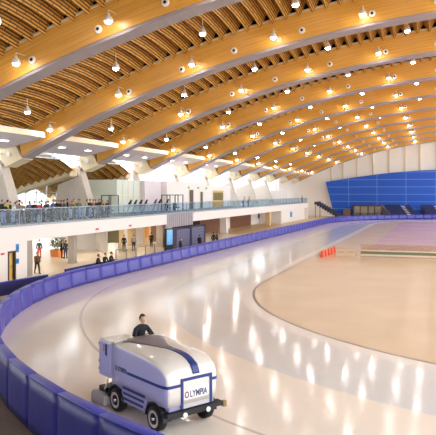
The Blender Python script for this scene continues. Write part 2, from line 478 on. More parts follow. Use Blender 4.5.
while i < len(PP)-1:
    j = i
    while j < len(PP)-1 and (PP[j]-PP[i]).length < LP: j += 1
    a, b = PP[i], PP[j]
    if (b-a).length < 1.5: break
    m = (a+b)/2; d = b-a; rz = math.atan2(d.y, d.x)
    # local +y must be the outside of the track: path runs clockwise so the outside is on the left
    npad += 1
    if npad == 1: lab = 'blue padded crash panel nearest the bottom of the photo beside the machine'
    else: lab = f'blue padded crash panel, {nth(npad)} along the track wall counting from the bottom edge'
    if P0 is None:
        P0 = thing('crash_pad', lab, 'crash pad', (m.x, m.y, 0), rz, 'blue crash pads round the track')
        obj('padding', pad_mesh(LP, -.49), [PAD, PADSHADE], P0, True)
        bm = BM(); box(bm, -LP/2+.01, LP/2-.01, -.17, .15, 1.125, 1.2); bevel(bm, .03)
        obj('cap', bm, PADTOP, P0, True)
    else:
        if m.y > 34.0 and PFAR is None: PFAR = flat_mesh(pad_mesh(LP), [PAD, PADSHADE])
        r, kk = dup(P0, (m.x, m.y, 0), rz, lab)
        if m.y > 34.0: [q for q in kk if q.name.startswith('padding')][0].data = PFAR
        r.scale = ((b-a).length/LP, 1, 1)
    i = j

# navy barriers behind the pads on the walkway
def barrier(label, p, q, h=1.25):
    p, q = Vector(p), Vector(q); d = q-p
    t = thing('barrier', label, 'barrier', (*((p+q)/2), -.03), math.atan2(d.y, d.x)); L = d.length
    bm = BM(); box(bm, -L/2, L/2, -.06, .06, .05, h); obj('panel', bm, NAVY, t)
    bm = BM(); box(bm, -L/2, L/2, -.09, .09, h, h+.07); obj('top_rail', bm, PADTOP, t)
    for s in (-1, 1):
        bm = BM(); box(bm, s*(L/2-.2)-.05, s*(L/2-.2)+.05, -.3, .3, 0, .05); obj('foot', bm, BLACK, t)
barrier('navy barrier panel below the yellow door at the left edge', (-27.0, 34.4), (-26.3, 39.4), .9)
barrier('navy barrier panel behind the seated people past the grey column', (-26.75, 42.4), (-26.6, 48.8), .92)

# ------------------------------------------------------------------ balcony
XBAL, ZF, ZU, YE = -31.2, 4.25, 2.9, 163.6
bm = BM()
box(bm, -52, XBAL, 10, 72.1, ZU, ZF-.14); box(bm, -52, XBAL, 81.2, YE, ZU, ZF-.14); box(bm, -52, XBAL-.25, 72.1, 81.2, ZU, ZF-.14)
box(bm, -52, XBAL+.06, 10, YE, ZF-.14, ZF, 1)
struct('floor', bm, [WHITE, mat('grey balcony edge', (168, 178, 184), .5)])
# ribbed grey louvre in the fascia
t = thing('louvre', 'grey ribbed louvre panel set in the white balcony front above the folded seating', 'louvre', (XBAL-.15, 76.65, 2.45))
bm = BM(); box(bm, -.1, 0, -4.5, 4.5, 0, 1.64); obj('backing', bm, mat('louvre grey', (150, 142, 150), .5), t)
bm = BM()
for i in range(15): box(bm, .002, .09, -4.4+i*.62, -4.15+i*.62, 0, 1.64)
o = obj('ribs', bm, mat('louvre rib', (196, 188, 194), .5), t)
# small red exit style marks on the fascia
for i, (px, py) in enumerate(((97, 230.6), (130, 223.6))):
    y = y_at(px, XBAL)
    bm = BM(); box(bm, 0, .05, -.28, .28, 0, .18)
    o = tag(obj('marker_plate', bm, mat('red plate', (214, 70, 84), .5)), ['small red plate on the white balcony front above the slanted pier', 'small red plate on the white balcony front above the queue posts'][i], 'sign'); 
    o.location = (XBAL+.003, y, 3.15)
# glass railing
t = thing('glass_railing', 'long bluish glass railing along the balcony edge', 'railing', (XBAL-.12, 0, ZF))
bm = BM(); box(bm, -.04, .04, 28, YE, 1.2, 1.26); obj('handrail', bm, mat('brushed rail', (150, 160, 168), .35, metal=.6), t)
y = 28.0; post = None; pane = None
while y < YE - 1:
    w = 3.0
    if post is None:
        bm = BM(); box(bm, -.03, .03, -.025, .025, 0, 1.2); post = obj('post', bm, mat('rail post', (140, 150, 158), .4, metal=.5), t); post.location = (0, y, 0)
        bm = BM(); box(bm, -.01, .01, .03, w-.03, .04, 1.15); pane = obj('glass_pane', bm, RAILG, t); pane.location = (0, y, 0)
    else:
        for s in (post, pane):
            c = s.copy(); COL.objects.link(c); c.location = (0, y, 0)
    y += w

# ------------------------------------------------------------------ piers
for n_, k in enumerate(range(0, 8)):
    yk = YB(k)
    t = thing('concrete_pier', ('pale concrete pier under the leftmost arch foot' if k == 0 else nth(k+1) + ' pale concrete pier from the left behind the balcony'), 'pier', (0, yk, 0), 0, 'concrete piers under the arches')
    z0 = ZF if k < 2 else (8.42 if k < 4 else 8.02 if k == 4 else ZF)
    f0 = max(0, z0) / 9.9
    bm = BM()
    a0, a1 = -43.2 + 1.4*f0, -36.65 - 3.25*f0
    if z0 < 8:
        hexa(bm, [(a0,-.9,z0), (a1,-.9,z0), (a1,.9,z0), (a0,.9,z0), (-42.3,-.6,7.7), (-39.45,-.6,8.7), (-39.45,.6,8.7), (-42.3,.6,7.7)])
        obj('shaft', bm, CONC, t)
    bm = BM()
    if k == 1: z0 = -.02; f0 = 0
    b = -36.6 - 3.25*f0
    hexa(bm, [(b,-.92,z0), (b+.38,-.92,z0), (b+.38,.7,z0), (b,.7,z0), (-39.85,-.7,9.9), (-39.45,-.7,9.9), (-39.45,.5,9.9), (-39.85,.5,9.9)])
    obj('leaning_leg', bm, CONC, t)

# outside canopies of wave wood, their beams and the clerestory above
for k in range(-1, 2):
    y0, y1 = YB(k)+.95, YB(k+1)-.95
    bm = BM(); lay = bm.loops.layers.uv.verify()
    NX, NY = 26, 14; g = []
    for i in range(NX+1):
        x = -39.6 - 13*i/NX
        g.append([bm.verts.new((x, y0+(y1-y0)*j/NY, 9.35 - .25*(-39.6-x) + 1.7*math.sin(PI*j/NY) + (.2 if i % 2 else -.2))) for j in range(NY+1)])
    for i in range(NX):
        for j in range(NY):
            f = bm.faces.new((g[i][j], g[i+1][j], g[i+1][j+1], g[i][j+1]))
            for lp, (a, b) in zip(f.loops, ((j, i), (j, i+1), (j+1, i+1), (j+1, i))): lp[lay].uv = (a*(y1-y0)/NY, b*.6)
    struct('ceiling', bm, WAVE)
UL = None  # unseen troughs added behind the beams to brighten the canopy undersides
for k in range(-1, 2):
    lab = f'added unseen fill light trough on the far side of the {nth(k+2)} outer canopy beam'
    loc = (-46.4, YB(k)+.7, 7.75)
    if UL is None:
        UL = thing('fill_light', lab, 'lamp', loc, 0, 'added canopy fill lights'); UL.rotation_euler = (0, -math.atan2(3.4, 12.6), 0)
        bm = BM(); box(bm, -5.2, 5.2, -.2, .2, -.3, -.1); obj('trough', bm, LAMPBODY, UL)
        bm = BM(); box(bm, -5.1, 5.1, -.15, .15, -.099, -.08); obj('lens', bm, mat('uplight lens', (255, 250, 240), .4, emit=(255, 244, 226), es=75), UL)
    else:
        r, _ = dup(UL, loc, 0, lab); r.rotation_euler = UL.rotation_euler
for n_, k in enumerate(range(0, 3)):
    bm = BM(); yk = YB(k)
    hexa(bm, [(-53,yk-1.05,5.3), (-40.4,yk-1.05,8.72), (-40.4,yk+.5,8.72), (-53,yk+.5,5.3), (-53,yk-1.05,6.3), (-40.4,yk-1.05,9.55), (-40.4,yk+.5,9.55), (-53,yk+.5,6.3)])
    struct('trim_%d' % (20+n_), bm, CREAM)

# glazed outer wall of the upper lobby and the lower lobby
wn = 0
def glazed(x, y0, y1, z0, z1, step, bars=()):
    global wn; wn += 1
    bm = BM()
    y = y0
    while y <= y1 + .01:
        box(bm, x-.08, x+.08, y-.06, y+.06, z0, z1); y += step
    for z in (z0+.06, z1-.06) + tuple(bars): box(bm, x-.07, x+.07, y0, y1, z-.06, z+.06)
    box(bm, x-.01, x+.01, y0, y1, z0, z1, 1)
    struct('window_%d' % wn, bm, [mat('white mullion', (226, 226, 226), .5), GLASS])
glazed(-51, 45, 124, ZF, 8.2, 2.4, (6.8,))
glazed(-51, 44, 66, 0, ZU, 2.2, (2.1,))
glazed(-38.9, 30.6, 176, 10.4, 13.2, 7.15)

# upper level white rooms behind the railing
def room(x0, x1, y0, y1, z1, m=WHITE, nm='wall_gallery', cap=True):
    bm = BM(); box(bm, x0, x1, y0, y1, ZF, z1); struct(nm, bm, m)
room(-44, -37.4, 71, 77.6, 8.41, mat('greenish white glazing wall', (214, 222, 206), .25), 'wall_gallery')
room(-44, -36.8, 77.7, 83.2, 8.41, LILAC, 'wall_gallery')
room(-46, -36.0, 83.3, 100, 8.4, WHITE, 'wall_gallery')
room(-46, -43.7, 100, 163.5, 9.8, WHITE, 'wall_gallery')
bm = BM(); box(bm, -46, -45.8, 90, 163.5, 9.8, 14); struct('wall_gallery', bm, WHITE)
room(-38.5, -34.5, 153.2, 158, 7.2, WHITE, 'wall_gallery')
# mullions of the greenish wall
bm = BM()
for y in (72.4, 74, 75.6, 77.2): box(bm, -37.42, -37.36, y-.04, y+.04, ZF, 8.7)
box(bm, -37.42, -37.36, 71, 77.6, 6.4, 6.5)
struct('trim_30', bm, CREAM)
def door(n, x, y0, y1, z0, z1, m, panel=None, face=.05):
    bm = BM()
    box(bm, x, x+face, y0, y1, z0, z1); 
    o = struct('door_%d' % n, bm, m)
    bm = BM()
    for a, b in ((y0-.08, y0), (y1, y1+.08)): box(bm, x, x+face+.03, a, b, z0, z1+.08)
    box(bm, x, x+face+.03, y0, y1, z1, z1+.08)
    obj('door_frame', bm, CREAM, o)
    bm = BM(); box(bm, x+face, x+face+.06, y1-.2, y1-.12, z0+1, z0+1.15); obj('door_handle', bm, STEEL, o)
    if panel:
        bm = BM(); box(bm, x+face, x+face+.02, y0+.25, y1-.25, z0+1.2, z1-.3); obj('door_window', bm, panel, o)
DKB = mat('dark brown door', (92, 70, 52), .5)
door(1, -36.0, y_at(189, -36), y_at(193, -36), ZF, 7.2, DKB)
door(2, -36.0, y_at(200, -36), y_at(202.5, -36), ZF, 6.9, mat('slate door', (84, 80, 84), .5))
YEL = mat('yellow door', (226, 184, 96), .5)
bm = BM(); box(bm, -41.5, -36.6, 100.1, 114.5, ZF, 8.0); struct('wall_gallery', bm, WHITE)
door(3, -36.6, y_at(212.5, -36.6), y_at(223, -36.6), ZF, 7.1, YEL, mat('door note', (120, 110, 60), .5))
for i, (px, z) in enumerate(((188.5, 7.75), (198, 7.75), (206.5, 7.7))):
    y = y_at(px, -36.0) if px < 205 else 99.6
    bm = BM(); box(bm, 0, .08, -.3, .3, 0, .3)
    o = tag(obj('exit_sign', bm, mat('green sign', (110, 190, 90), .5)), ['small green sign above the dark brown upper door', 'small green sign above the slate upper door', 'small green sign at the corner of the white upper room'][i], 'sign')
    o.location = (-35.998, y, z-.35)

# ------------------------------------------------------------------ ground floor behind the walkway
bm = BM()
YD0, YD1 = y_at(8, XBAL), y_at(15.8, XBAL)
box(bm, XBAL-.4, XBAL-.02, -8, YD0, -.02, ZU-.003); box(bm, XBAL-.4, XBAL-.02, YD1, 43.9, -.02, ZU-.003); box(bm, XBAL-.4, XBAL-.02, YD0, YD1, 2.25, ZU-.003)
struct('wall_left', bm, WHITE)
bm = BM(); box(bm, XBAL-.38, XBAL-.2, YD0, YD1, -.02, 2.25); o = struct('door_4', bm, YEL)
bm = BM()
for a, b in ((YD0, YD0+.14), (YD1-.14, YD1)): box(bm, XBAL-.2, XBAL+.02, a, b, -.02, 2.25)
box(bm, XBAL-.2, XBAL+.02, YD0+.14, YD1-.14, 2.12, 2.25); obj('door_frame', bm, mat('dark frame', (54, 46, 42), .5), o)
bm = BM(); box(bm, XBAL-.2, XBAL-.14, YD1-.35, YD1-.25, .95, 1.1); obj('door_handle', bm, STEEL, o)
bm = BM(); hexa(bm, [(-33.5,43.92,-.02),(-31.25,43.92,-.02),(-31.25,44.7,-.02),(-33.5,44.7,-.02),(-33.5,43.92,ZU-.004),(-31.25,43.92,ZU-.004),(-31.25,44.7,ZU-.004),(-33.5,44.7,ZU-.004)])
struct('wall_return', bm, CONCD)
for i, (px, z0, z1) in enumerate(((17.4, 2.1, 2.75), (17.4, 1.2, 1.6))):
    y = y_at(px, XBAL); bm = BM(); box(bm, 0, .04, -.18, .18, 0, z1-z0)
    s = tag(obj('wall_sign', bm, SIGNB), ['taller blue wall sign beside the yellow door', 'smaller lower blue wall sign beside the yellow door'][i], 'sign'); s.location = (XBAL-.018, y, z0)
    bm = BM(); box(bm, .041, .05, -.1, .1, (z1-z0)*.3, (z1-z0)*.7); obj('pictogram', bm, mat('sign blue dark', (24, 90, 150), .4), s)
bm = BM(); box(bm, 0, .05, -.2, .2, 0, .14); s = tag(obj('alarm_plate', bm, mat('red plate', (214, 70, 84), .5)), 'small dark red plate on the white wall left of the yellow door', 'sign'); s.location = (XBAL-.021, y_at(2.6, XBAL), 2.05)
# columns
def column(label, x, y, r, m, h=ZU-.005):
    t = thing('column', label, 'column', (x, y, -.014)); bm = BM(); box(bm, -r, r, -r, r, .15, h+.01); obj('shaft', bm, m, t)
    bm = BM(); box(bm, -r-.05, r+.05, -r-.05, r+.05, 0, .15); obj('base', bm, m, t)
column('grey square column standing alone in the bright lobby', -33.2, 53.9, .3, CONCD)
column('white column between the brown wall panels under the balcony', -33.6, y_at(224, -33.6), .55, WHITE)
column('tan column in front of the white recess under the far balcony', -32.6, y_at(268, -32.6), .5, TANW)
column('pale column left of the blue lit screen', -32.6, y_at(161, -32.6), .45, CONC)
# partitions
def wall(name, x0, x1, y0, y1, m, z1=ZU-.004, z0=-.02):
    bm = BM(); box(bm, x0, x1, y0, y1, z0, z1); return struct(name, bm, m)
wall('wall_lobby', -43, -36.7, 67.1, 67.3, WHITE)
X2 = -37.0
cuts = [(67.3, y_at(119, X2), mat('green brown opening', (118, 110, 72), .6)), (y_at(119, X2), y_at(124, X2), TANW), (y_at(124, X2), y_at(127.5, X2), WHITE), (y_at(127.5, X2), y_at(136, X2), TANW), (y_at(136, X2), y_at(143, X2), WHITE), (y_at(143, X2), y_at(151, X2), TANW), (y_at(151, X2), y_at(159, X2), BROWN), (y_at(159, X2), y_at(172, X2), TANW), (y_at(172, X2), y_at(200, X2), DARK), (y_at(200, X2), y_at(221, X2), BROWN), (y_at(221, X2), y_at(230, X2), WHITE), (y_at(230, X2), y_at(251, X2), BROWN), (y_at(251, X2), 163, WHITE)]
for a, b, m in cuts: wall('wall_lobby', X2-.3, X2, a, b-.002, m)
wall('wall_lobby', -36.9, -32.0, y_at(279, -32.5), y_at(279, -32.5)+.3, WHITE)
wall('wall_lobby', -32.4, -32.0, y_at(279, -32.5)+.3, 163, WHITE)
for i, (px, x) in enumerate(((259, X2), (291, -32.0))):
    y = y_at(px, x); bm = BM(); box(bm, 0, .05, -1.0, 1.0, 0, 1.2)
    s = tag(obj('wall_sign', bm, SIGNB if i else mat('dark poster', (70, 80, 110), .5)), ['dark poster on the white recess wall under the far balcony', 'blue sign on the white wall at the far balcony end'][i], 'sign'); s.location = (x+.003, y, 1.1)
# blue signs on lobby partition
for i, px in enumerate((77.5, 88.5)):
    u = (px-218)/FPX; y = 67.095; x = y*(-sn+u*cs)/(cs+u*sn)
    bm = BM(); box(bm, -.28, .28, -.05, 0, 0, .75)
    s = tag(obj('wall_sign', bm, SIGNB), ['blue sign on the lobby partition just right of the grey column', 'wider blue sign on the lobby partition between column and slanted pier'][i], 'sign'); s.location = (x, y, 1.95)
    if i: s.scale = (1.6, 1, 1)
bm = BM(); box(bm, 0, .06, -.55, .55, 0, 1.6); s = tag(obj('notice_board', bm, mat('orange poster', (236, 150, 70), .5)), 'orange poster on the wall beside the brown lobby door', 'poster'); s.location = (X2+.001, y_at(147, X2), .7)

LD = None
for z, x, lst, nm in ((ZU-.004, -34.6, (47, 57, 63, 72, 80, 88), 'lower lobby'), (ZU-.004, -42, (48, 58), 'lower lobby back')):
    for i, y in enumerate(lst):
        lab = f'round downlight under the slab of the {nm}, {nth(i+1)} from the near end'
        if LD is None:
            LD = thing('downlight', lab, 'lamp', (x, y, z), 0, 'lobby downlights')
            bm = BM(); lathe(bm, (0,0,0), [(.4,0),(.4,-.05),(.34,-.06)], 14); obj('ring', bm, LAMPBODY, LD)
            bm = BM(); lathe(bm, (0,0,0), [(.33,-.061),(.33,-.07),(.3,-.075)], 14); obj('lens', bm, mat('lobby lens', (255, 250, 240), .4, emit=(255, 240, 215), es=38), LD)
        else: dup(LD, (x, y, z), 0, lab)
# planter with plant in the lobby
px_, py_ = on_floor(57, 256.5)
t = thing('planter', 'square orange planter with a leafy bush near the bright lobby windows', 'planter', (px_, py_, -.013)); t.scale = (.78, .78, .95)
bm = BM(); hexa(bm, [(-.6,-.6,0),(.6,-.6,0),(.6,.6,0),(-.6,.6,0),(-.68,-.68,.8),(.68,-.68,.8),(.68,.68,.8),(-.68,.68,.8)]); obj('tub', bm, mat('terracotta', (222, 140, 66), .6, noise=.06), t)
bm = BM(); rnd = random.Random(5)
for i in range(260):
    a = rnd.uniform(0, 2*PI); r = rnd.uniform(0, 1)**.6*1.15; z = 1.5 + rnd.uniform(-.5, 1.0)*(1.2-r*.6)
    c = Vector((r*math.cos(a), r*math.sin(a), z)); u = Vector((rnd.uniform(-1,1), rnd.uniform(-1,1), rnd.uniform(-.6,.6))).normalized(); v = u.orthogonal().normalized()
    bm.faces.new([bm.verts.new(c + p) for p in (u*.2, v*.07, -u*.2, -v*.07)])
obj('foliage', bm, mat('leaf green', (112, 124, 96), .6, noise=.2), t)
bm = BM()
for i in range(5): tube(bm, (.1*i-.2, 0, .78), (.25*i-.5, .2*(i % 3)-.2, 1.6), .03, 6)
obj('stem', bm, BROWN, t)

# queue posts
pxs = [(116, 259.3), (126.5, 258.5), (136, 256.5), (145.5, 254.5), (154.7, 252.6)]
Q0 = None; qp = [on_floor(*p) for p in pxs]
for i, q in enumerate(qp):
    lab = ['leftmost grey queue post in the lobby', 'second grey queue post from the left', 'middle grey queue post of five', 'fourth grey queue post from the left', 'rightmost grey queue post of the row'][i]
    if Q0 is None:
        Q0 = thing('queue_post', lab, 'queue post', (*q, -.03), 0, 'queue posts in the lobby')
        bm = BM(); tube(bm, (0,0,.04), (0,0,1.0), .05, 8); obj('pole', bm, mat('grey post', (120, 116, 108), .4, metal=.4), Q0)
        bm = BM(); tube(bm, (0,0,0), (0,0,.04), .2, 12); obj('base', bm, BLACK, Q0)
    else: dup(Q0, (*q, -.03), 0, lab)
for i in range(4):
    a, b = Vector((*qp[i], .92)), Vector((*qp[i+1], .92)); d = (b-a).normalized()*.056
    bm = BM(); n = Vector((-d.y, d.x, 0)).normalized()*.01
    a, b = a+d, b-d
    hexa(bm, [a-n, b-n, b+n, a+n, a-n+Vector((0,0,.08)), b-n+Vector((0,0,.08)), b+n+Vector((0,0,.08)), a+n+Vector((0,0,.08))])
    tag(obj('queue_belt', bm, mat('belt grey', (150, 140, 124), .6)), f'grey belt stretched from the {nth(i+1)} to the {nth(i+2)} queue post', 'belt', 'queue belts')

# white counter at the lobby entrance
q = on_floor(113, 253)
t = thing('counter', 'white ticket counter behind the leftmost queue post', 'counter', (q[0], q[1], -.013))
bm = BM(); box(bm, -.45, .45, -.4, .4, 0, 1.05); obj('body', bm, WHITE, t)
bm = BM(); box(bm, -.52, .52, -.47, .47, 1.05, 1.12); obj('top', bm, LILAC, t)

# lit screen stand
t = thing('display_stand', 'upright blue lit screen in a black frame beside the folded seating', 'screen', (-29.4, y_at(169.3, -29.4), -.03), -.35)
bm = BM(); box(bm, -.2, .05, -.62, .62, .0, 2.65); obj('frame', bm, BLACK, t)
m = mat('screen picture', (90, 150, 225), .3, emit=(120, 180, 240), es=.3, noise=.5, nscale=1.5)
bm = BM(); box(bm, .051, .07, -.48, .48, .75, 2.5); obj('screen', bm, m, t)

# folded dark bleachers: two banks
SLATE = mat('slate seating', (84, 84, 122), .5, noise=.08)
def folded(label, y0, y1, x=-30.6):
    t = thing('folded_bleacher', label, 'bleacher', (x, (y0+y1)/2, -.03)); w = (y1-y0)/2
    bm = BM(); box(bm, -.5, .5, -w, w, 0, 2.3); obj('body', bm, BLACK, t)
    for i in range(6):
        bm = BM(); hexa(bm, [(.5,-w,.15+.36*i),(.72,-w,.12+.36*i),(.72,w,.12+.36*i),(.5,w,.15+.36*i),(.5,-w,.42+.36*i),(.62,-w,.44+.36*i),(.62,w,.44+.36*i),(.5,w,.42+.36*i)]); obj('seat_row', bm, SLATE, t)
    bm = BM(); box(bm, -.55, .8, -w-.06, -w-.005, 0, 2.45); obj('side_panel', bm, SLATE, t)
    bm = BM(); box(bm, -.55, .8, w+.005, w+.06, 0, 2.45); obj('side_panel', bm, SLATE, t)
folded('left folded dark bleacher under the grey louvre', y_at(175.5, -30), y_at(189.5, -30))
folded('right folded dark bleacher under the grey louvre', y_at(190.6, -30), y_at(204, -30))

# ------------------------------------------------------------------ far end
YW = 190.0
bm = BM(); lay = bm.loops.layers.uv.verify()
nx = 30; A = []; 
for i in range(nx+1):
    x = -30.6 + 62*i/nx; s = (x+30.6)/62
    top = 9.9 + 3.2*math.sin(min(1, s*1.9)*PI/2)
    A.append((x, top))
vb = [bm.verts.new((max(x, -28.3), YW-1.2, 0)) for x, z in A]; vt = [bm.verts.new((x, YW-2.2, z)) for x, z in A]
vb2 = [bm.verts.new((max(x, -28.3), YW-.5, 0)) for x, z in A]; vt2 = [bm.verts.new((x, YW-.5, z)) for x, z in A]
for i in range(nx):
    for q, uvz in (((vb[i], vb[i+1], vt[i+1], vt[i]), 1), ((vt[i], vt[i+1], vt2[i+1], vt2[i]), 0), ((vb2[i+1], vb2[i], vt2[i], vt2[i+1]), 0)):
        try: f = bm.faces.new(q)
        except ValueError: continue
        for lp in f.loops: lp[lay].uv = (lp.vert.co.x, lp.vert.co.z)
f = bm.faces.new((vb2[0], vb[0], vt[0], vt2[0]))
struct('wall_far', bm, BLUEW)
bm = BM()
xs = [-46 + i*2 for i in range(40)]
R_ = [[bm.verts.new(p) for p in ((x, YW, 0), (x, YW, min(zb(max(x, -40)), 21)+2.6), (x, YW+.3, min(zb(max(x, -40)), 21)+2.6), (x, YW+.3, 0))] for x in xs]
for a, b in zip(R_[:-1], R_[1:]):
    for i in range(4): bm.faces.new((a[i], b[i], b[(i+1) % 4], a[(i+1) % 4]))
bmesh.ops.recalc_face_normals(bm, faces=bm.faces)
LOUV = brick_mat('white louvred wall', (240, 232, 222), (234, 226, 216), (206, 192, 178), 40, .55, .04, .6, use='Generated', offset=0)
LOUV.node_tree.nodes['Brick Texture'].inputs['Scale'].default_value = 1
struct('wall_far', bm, mat('white end wall', (250, 243, 234), .6, noise=.05, nscale=2, stretch=(.2, 1, 8)))
bm = BM()
for px in (331, 343, 357, 373, 389, 405, 420, 436, 455, 475):
    u = (px-218)/FPX; x = (YW-.15)*(-sn+u*cs)/(cs+u*sn)
    box(bm, x-.14, x+.14, YW-.3, YW-.002, 4, zb(x)+2)
struct('trim_40', bm, CREAM)
bm = BM(); box(bm, -46, -39.6, 163.6, YW, 0, 11); box(bm, -39.5, -38.9, 163.6, YW, 0, 12.5); struct('wall_left', bm, WHITE)
# end wall return of balcony
bm = BM(); box(bm, -39, XBAL-.02, 163.3, 163.6, 0, ZU-.004); struct('wall_lobby', bm, WHITE)

# dark open bleacher beside the far balcony end: rows step down to the right
def bleacher(label, x0, x1, y0, y1, z0, z1, n, aisle=None, m=None):
    t = thing('bleacher', label, 'bleacher', (0, 0, 0)); m = m or mat('dark seat', (46, 46, 62), .5)
    for i in range(n):
        xa = x0 + (x1-x0)*i/n; xb = x0 + (x1-x0)*(i+1)/n; zt = z0 + (z1-z0)*(i+.5)/n
        bm = BM(); box(bm, min(xa, xb), max(xa, xb)-.02, y0, y1, max(0, zt-.25), max(zt, .12)); r = obj('row', bm, m, t)
        bm = BM(); box(bm, (xa+xb)/2-.2, (xa+xb)/2+.2, y0, y1-.02, zt+.003, zt+.5)
        obj('seat_row', bm, m, r)
    for yy in (y0+.3, y1-.3):
        bm = BM(); tube(bm, (x0+.3, yy, 0), (x0+.3, yy, z0-.7), .08); obj('support_post', bm, m, t)
    return t
bleacher('dark stepped seating descending beside the far end of the balcony', -31.2, -25.0, 172, 180, 4.0, .4, 9)
# glazed booth and seating banks under the blue wall
t = thing('glazed_booth', 'dark framed glazed booth with warm lit inside under the blue wall', 'booth', (0, 0, 0))
bm = BM(); box(bm, -22.6, -14.4, 186.0, 187.6, 0, .4); box(bm, -22.6, -14.4, 186.0, 187.6, 3.0, 3.3); box(bm, -22.6, -14.4, 187.4, 187.6, .4, 3.0); obj('shell', bm, mat('booth brown', (84, 62, 48), .5), t)
bm = BM()
for x in (-22.6, -20.6, -18.4, -16.6, -14.6): box(bm, x, x+.25, 185.9, 186.05, .4, 3.0)
obj('mullions', bm, mat('dark frame', (54, 46, 42), .5), t)
bm = BM(); box(bm, -22.3, -14.7, 186.06, 186.1, .4, 3.0); obj('glass_pane', bm, GLASS, t)
bm = BM(); box(bm, -22.2, -14.7, 187.3, 187.38, 1.0, 2.8); obj('warm_lining', bm, mat('warm lining', (196, 160, 110), .6), t)
t = thing('equipment_box', 'brown box left of the glazed booth under the blue wall', 'box', (-24.2, 186.2, 0))
bm = BM(); box(bm, -1.0, 1.0, -.6, .6, .1, 2.0); obj('body', bm, mat('booth brown light', (110, 88, 76), .6), t)
bm = BM(); box(bm, -1.05, 1.05, -.65, .65, 0, .1); obj('base', bm, BLACK, t)
NV = mat('navy seat', (28, 40, 92), .5)
def end_bank(label, x0, x1, lean, white):
    t = thing('seating_bank', label, 'seating', (0, 0, 0))
    n = 7
    for i in range(n):
        y = 181.5 + .75*i; z = .35 + .42*i; off = lean*(i/n)
        bm = BM(); box(bm, x0-off, x1-off, y, y+.73, 0, z); r = obj('row', bm, NV, t)
        for xa, xb in ((x0-off, white-off-.8), (white-off+.8, x1-off)):
            bm = BM(); box(bm, xa, xb, y+.2, y+.6, z+.003, z+.1); box(bm, xa, xb, y+.6, y+.66, z+.003, z+.5); obj('seat_row', bm, NV, r)
        bm = BM(); box(bm, white-off-.5, white-off+.5, y-.03, y+.5, z+.005, z+.12); obj('aisle_step', bm, WHITE, t)
end_bank('navy seating bank with a white aisle right of the glazed booth', -11.5, -4.6, 2.6, -6.6)
end_bank('navy seating bank with a white aisle at the right edge', -1.9, 5.5, 2.4, 2.0)
t = thing('stair_rail', 'grey slanted guard panel beside the glazed booth', 'guard rail', (0, 0, 0))
bm = BM(); hexa(bm, [(-14.2,185,0),(-11.9,182,0),(-11.9,182.1,0),(-14.2,185.1,0),(-14.4,185,3.2),(-11.9,182,.9),(-11.9,182.1,.9),(-14.4,185.1,3.2)]); obj('panel', bm, mat('guard grey', (90, 96, 120), .4), t)
bm = BM(); tube(bm, (-14.4,185.05,3.25), (-11.9,182.05,.95), .06); obj('handrail', bm, STEEL, t)

# ------------------------------------------------------------------ people
DG = None
def eval_mesh(o):
    dg = bpy.context.evaluated_depsgraph_get()
    me = bpy.data.meshes.new_from_object(o.evaluated_get(dg)); return me
def skin(verts, edges, radii, root, sub=1):
    me = bpy.data.meshes.new('tmp'); me.from_pydata([tuple(v) for v in verts], edges, [])
    o = bpy.data.objects.new('tmp', me); COL.objects.link(o)
    md = o.modifiers.new('s', 'SKIN'); md.use_smooth_shade = True; md.branch_smoothing = .3
    for i, r in enumerate(radii):
        sv = me.skin_vertices[0].data[i]; sv.radius = (r, r) if not isinstance(r, tuple) else r; sv.use_root = (i == root)
    o.modifiers.new('u', 'SUBSURF').levels = sub
    bpy.context.view_layer.update()
    out = eval_mesh(o); bpy.data.objects.remove(o); return out
def remesh(bm, vox):
    me = bpy.data.meshes.new('tmp'); bm.to_mesh(me); bm.free()
    o = bpy.data.objects.new('tmp', me); COL.objects.link(o)
    md = o.modifiers.new('r', 'REMESH'); md.mode = 'VOXEL'; md.voxel_size = vox; md.use_smooth_shade = True
    sm = o.modifiers.new('s', 'SMOOTH'); sm.iterations = 2; sm.factor = .5
    bpy.context.view_layer.update()
    out = eval_mesh(o); bpy.data.objects.remove(o)
    bm = BM(); bm.from_mesh(out); bm.verts.ensure_lookup_table(); seen = set(); best = []
    for v in bm.verts:
        if v in seen: continue
        comp = []; st = [v]; seen.add(v)
        while st:
            q = st.pop(); comp.append(q)
            for e in q.link_edges:
                o2 = e.other_vert(q)
                if o2 not in seen: seen.add(o2); st.append(o2)
        if len(comp) > len(best): best = comp
    if vox < .015:
        keep = set(best); bmesh.ops.delete(bm, geom=[v for v in bm.verts if v not in keep], context='VERTS'); bm.to_mesh(out)
    bm.free(); return out
SKIN = mat('skin', (206, 160, 130), .55, noise=.03)
def cloth(c): return mat('cloth %d %d %d' % c, c, .8, noise=.08)
def hairm(c): return mat('hair %d %d %d' % c, c, .6, noise=.1, nscale=40)

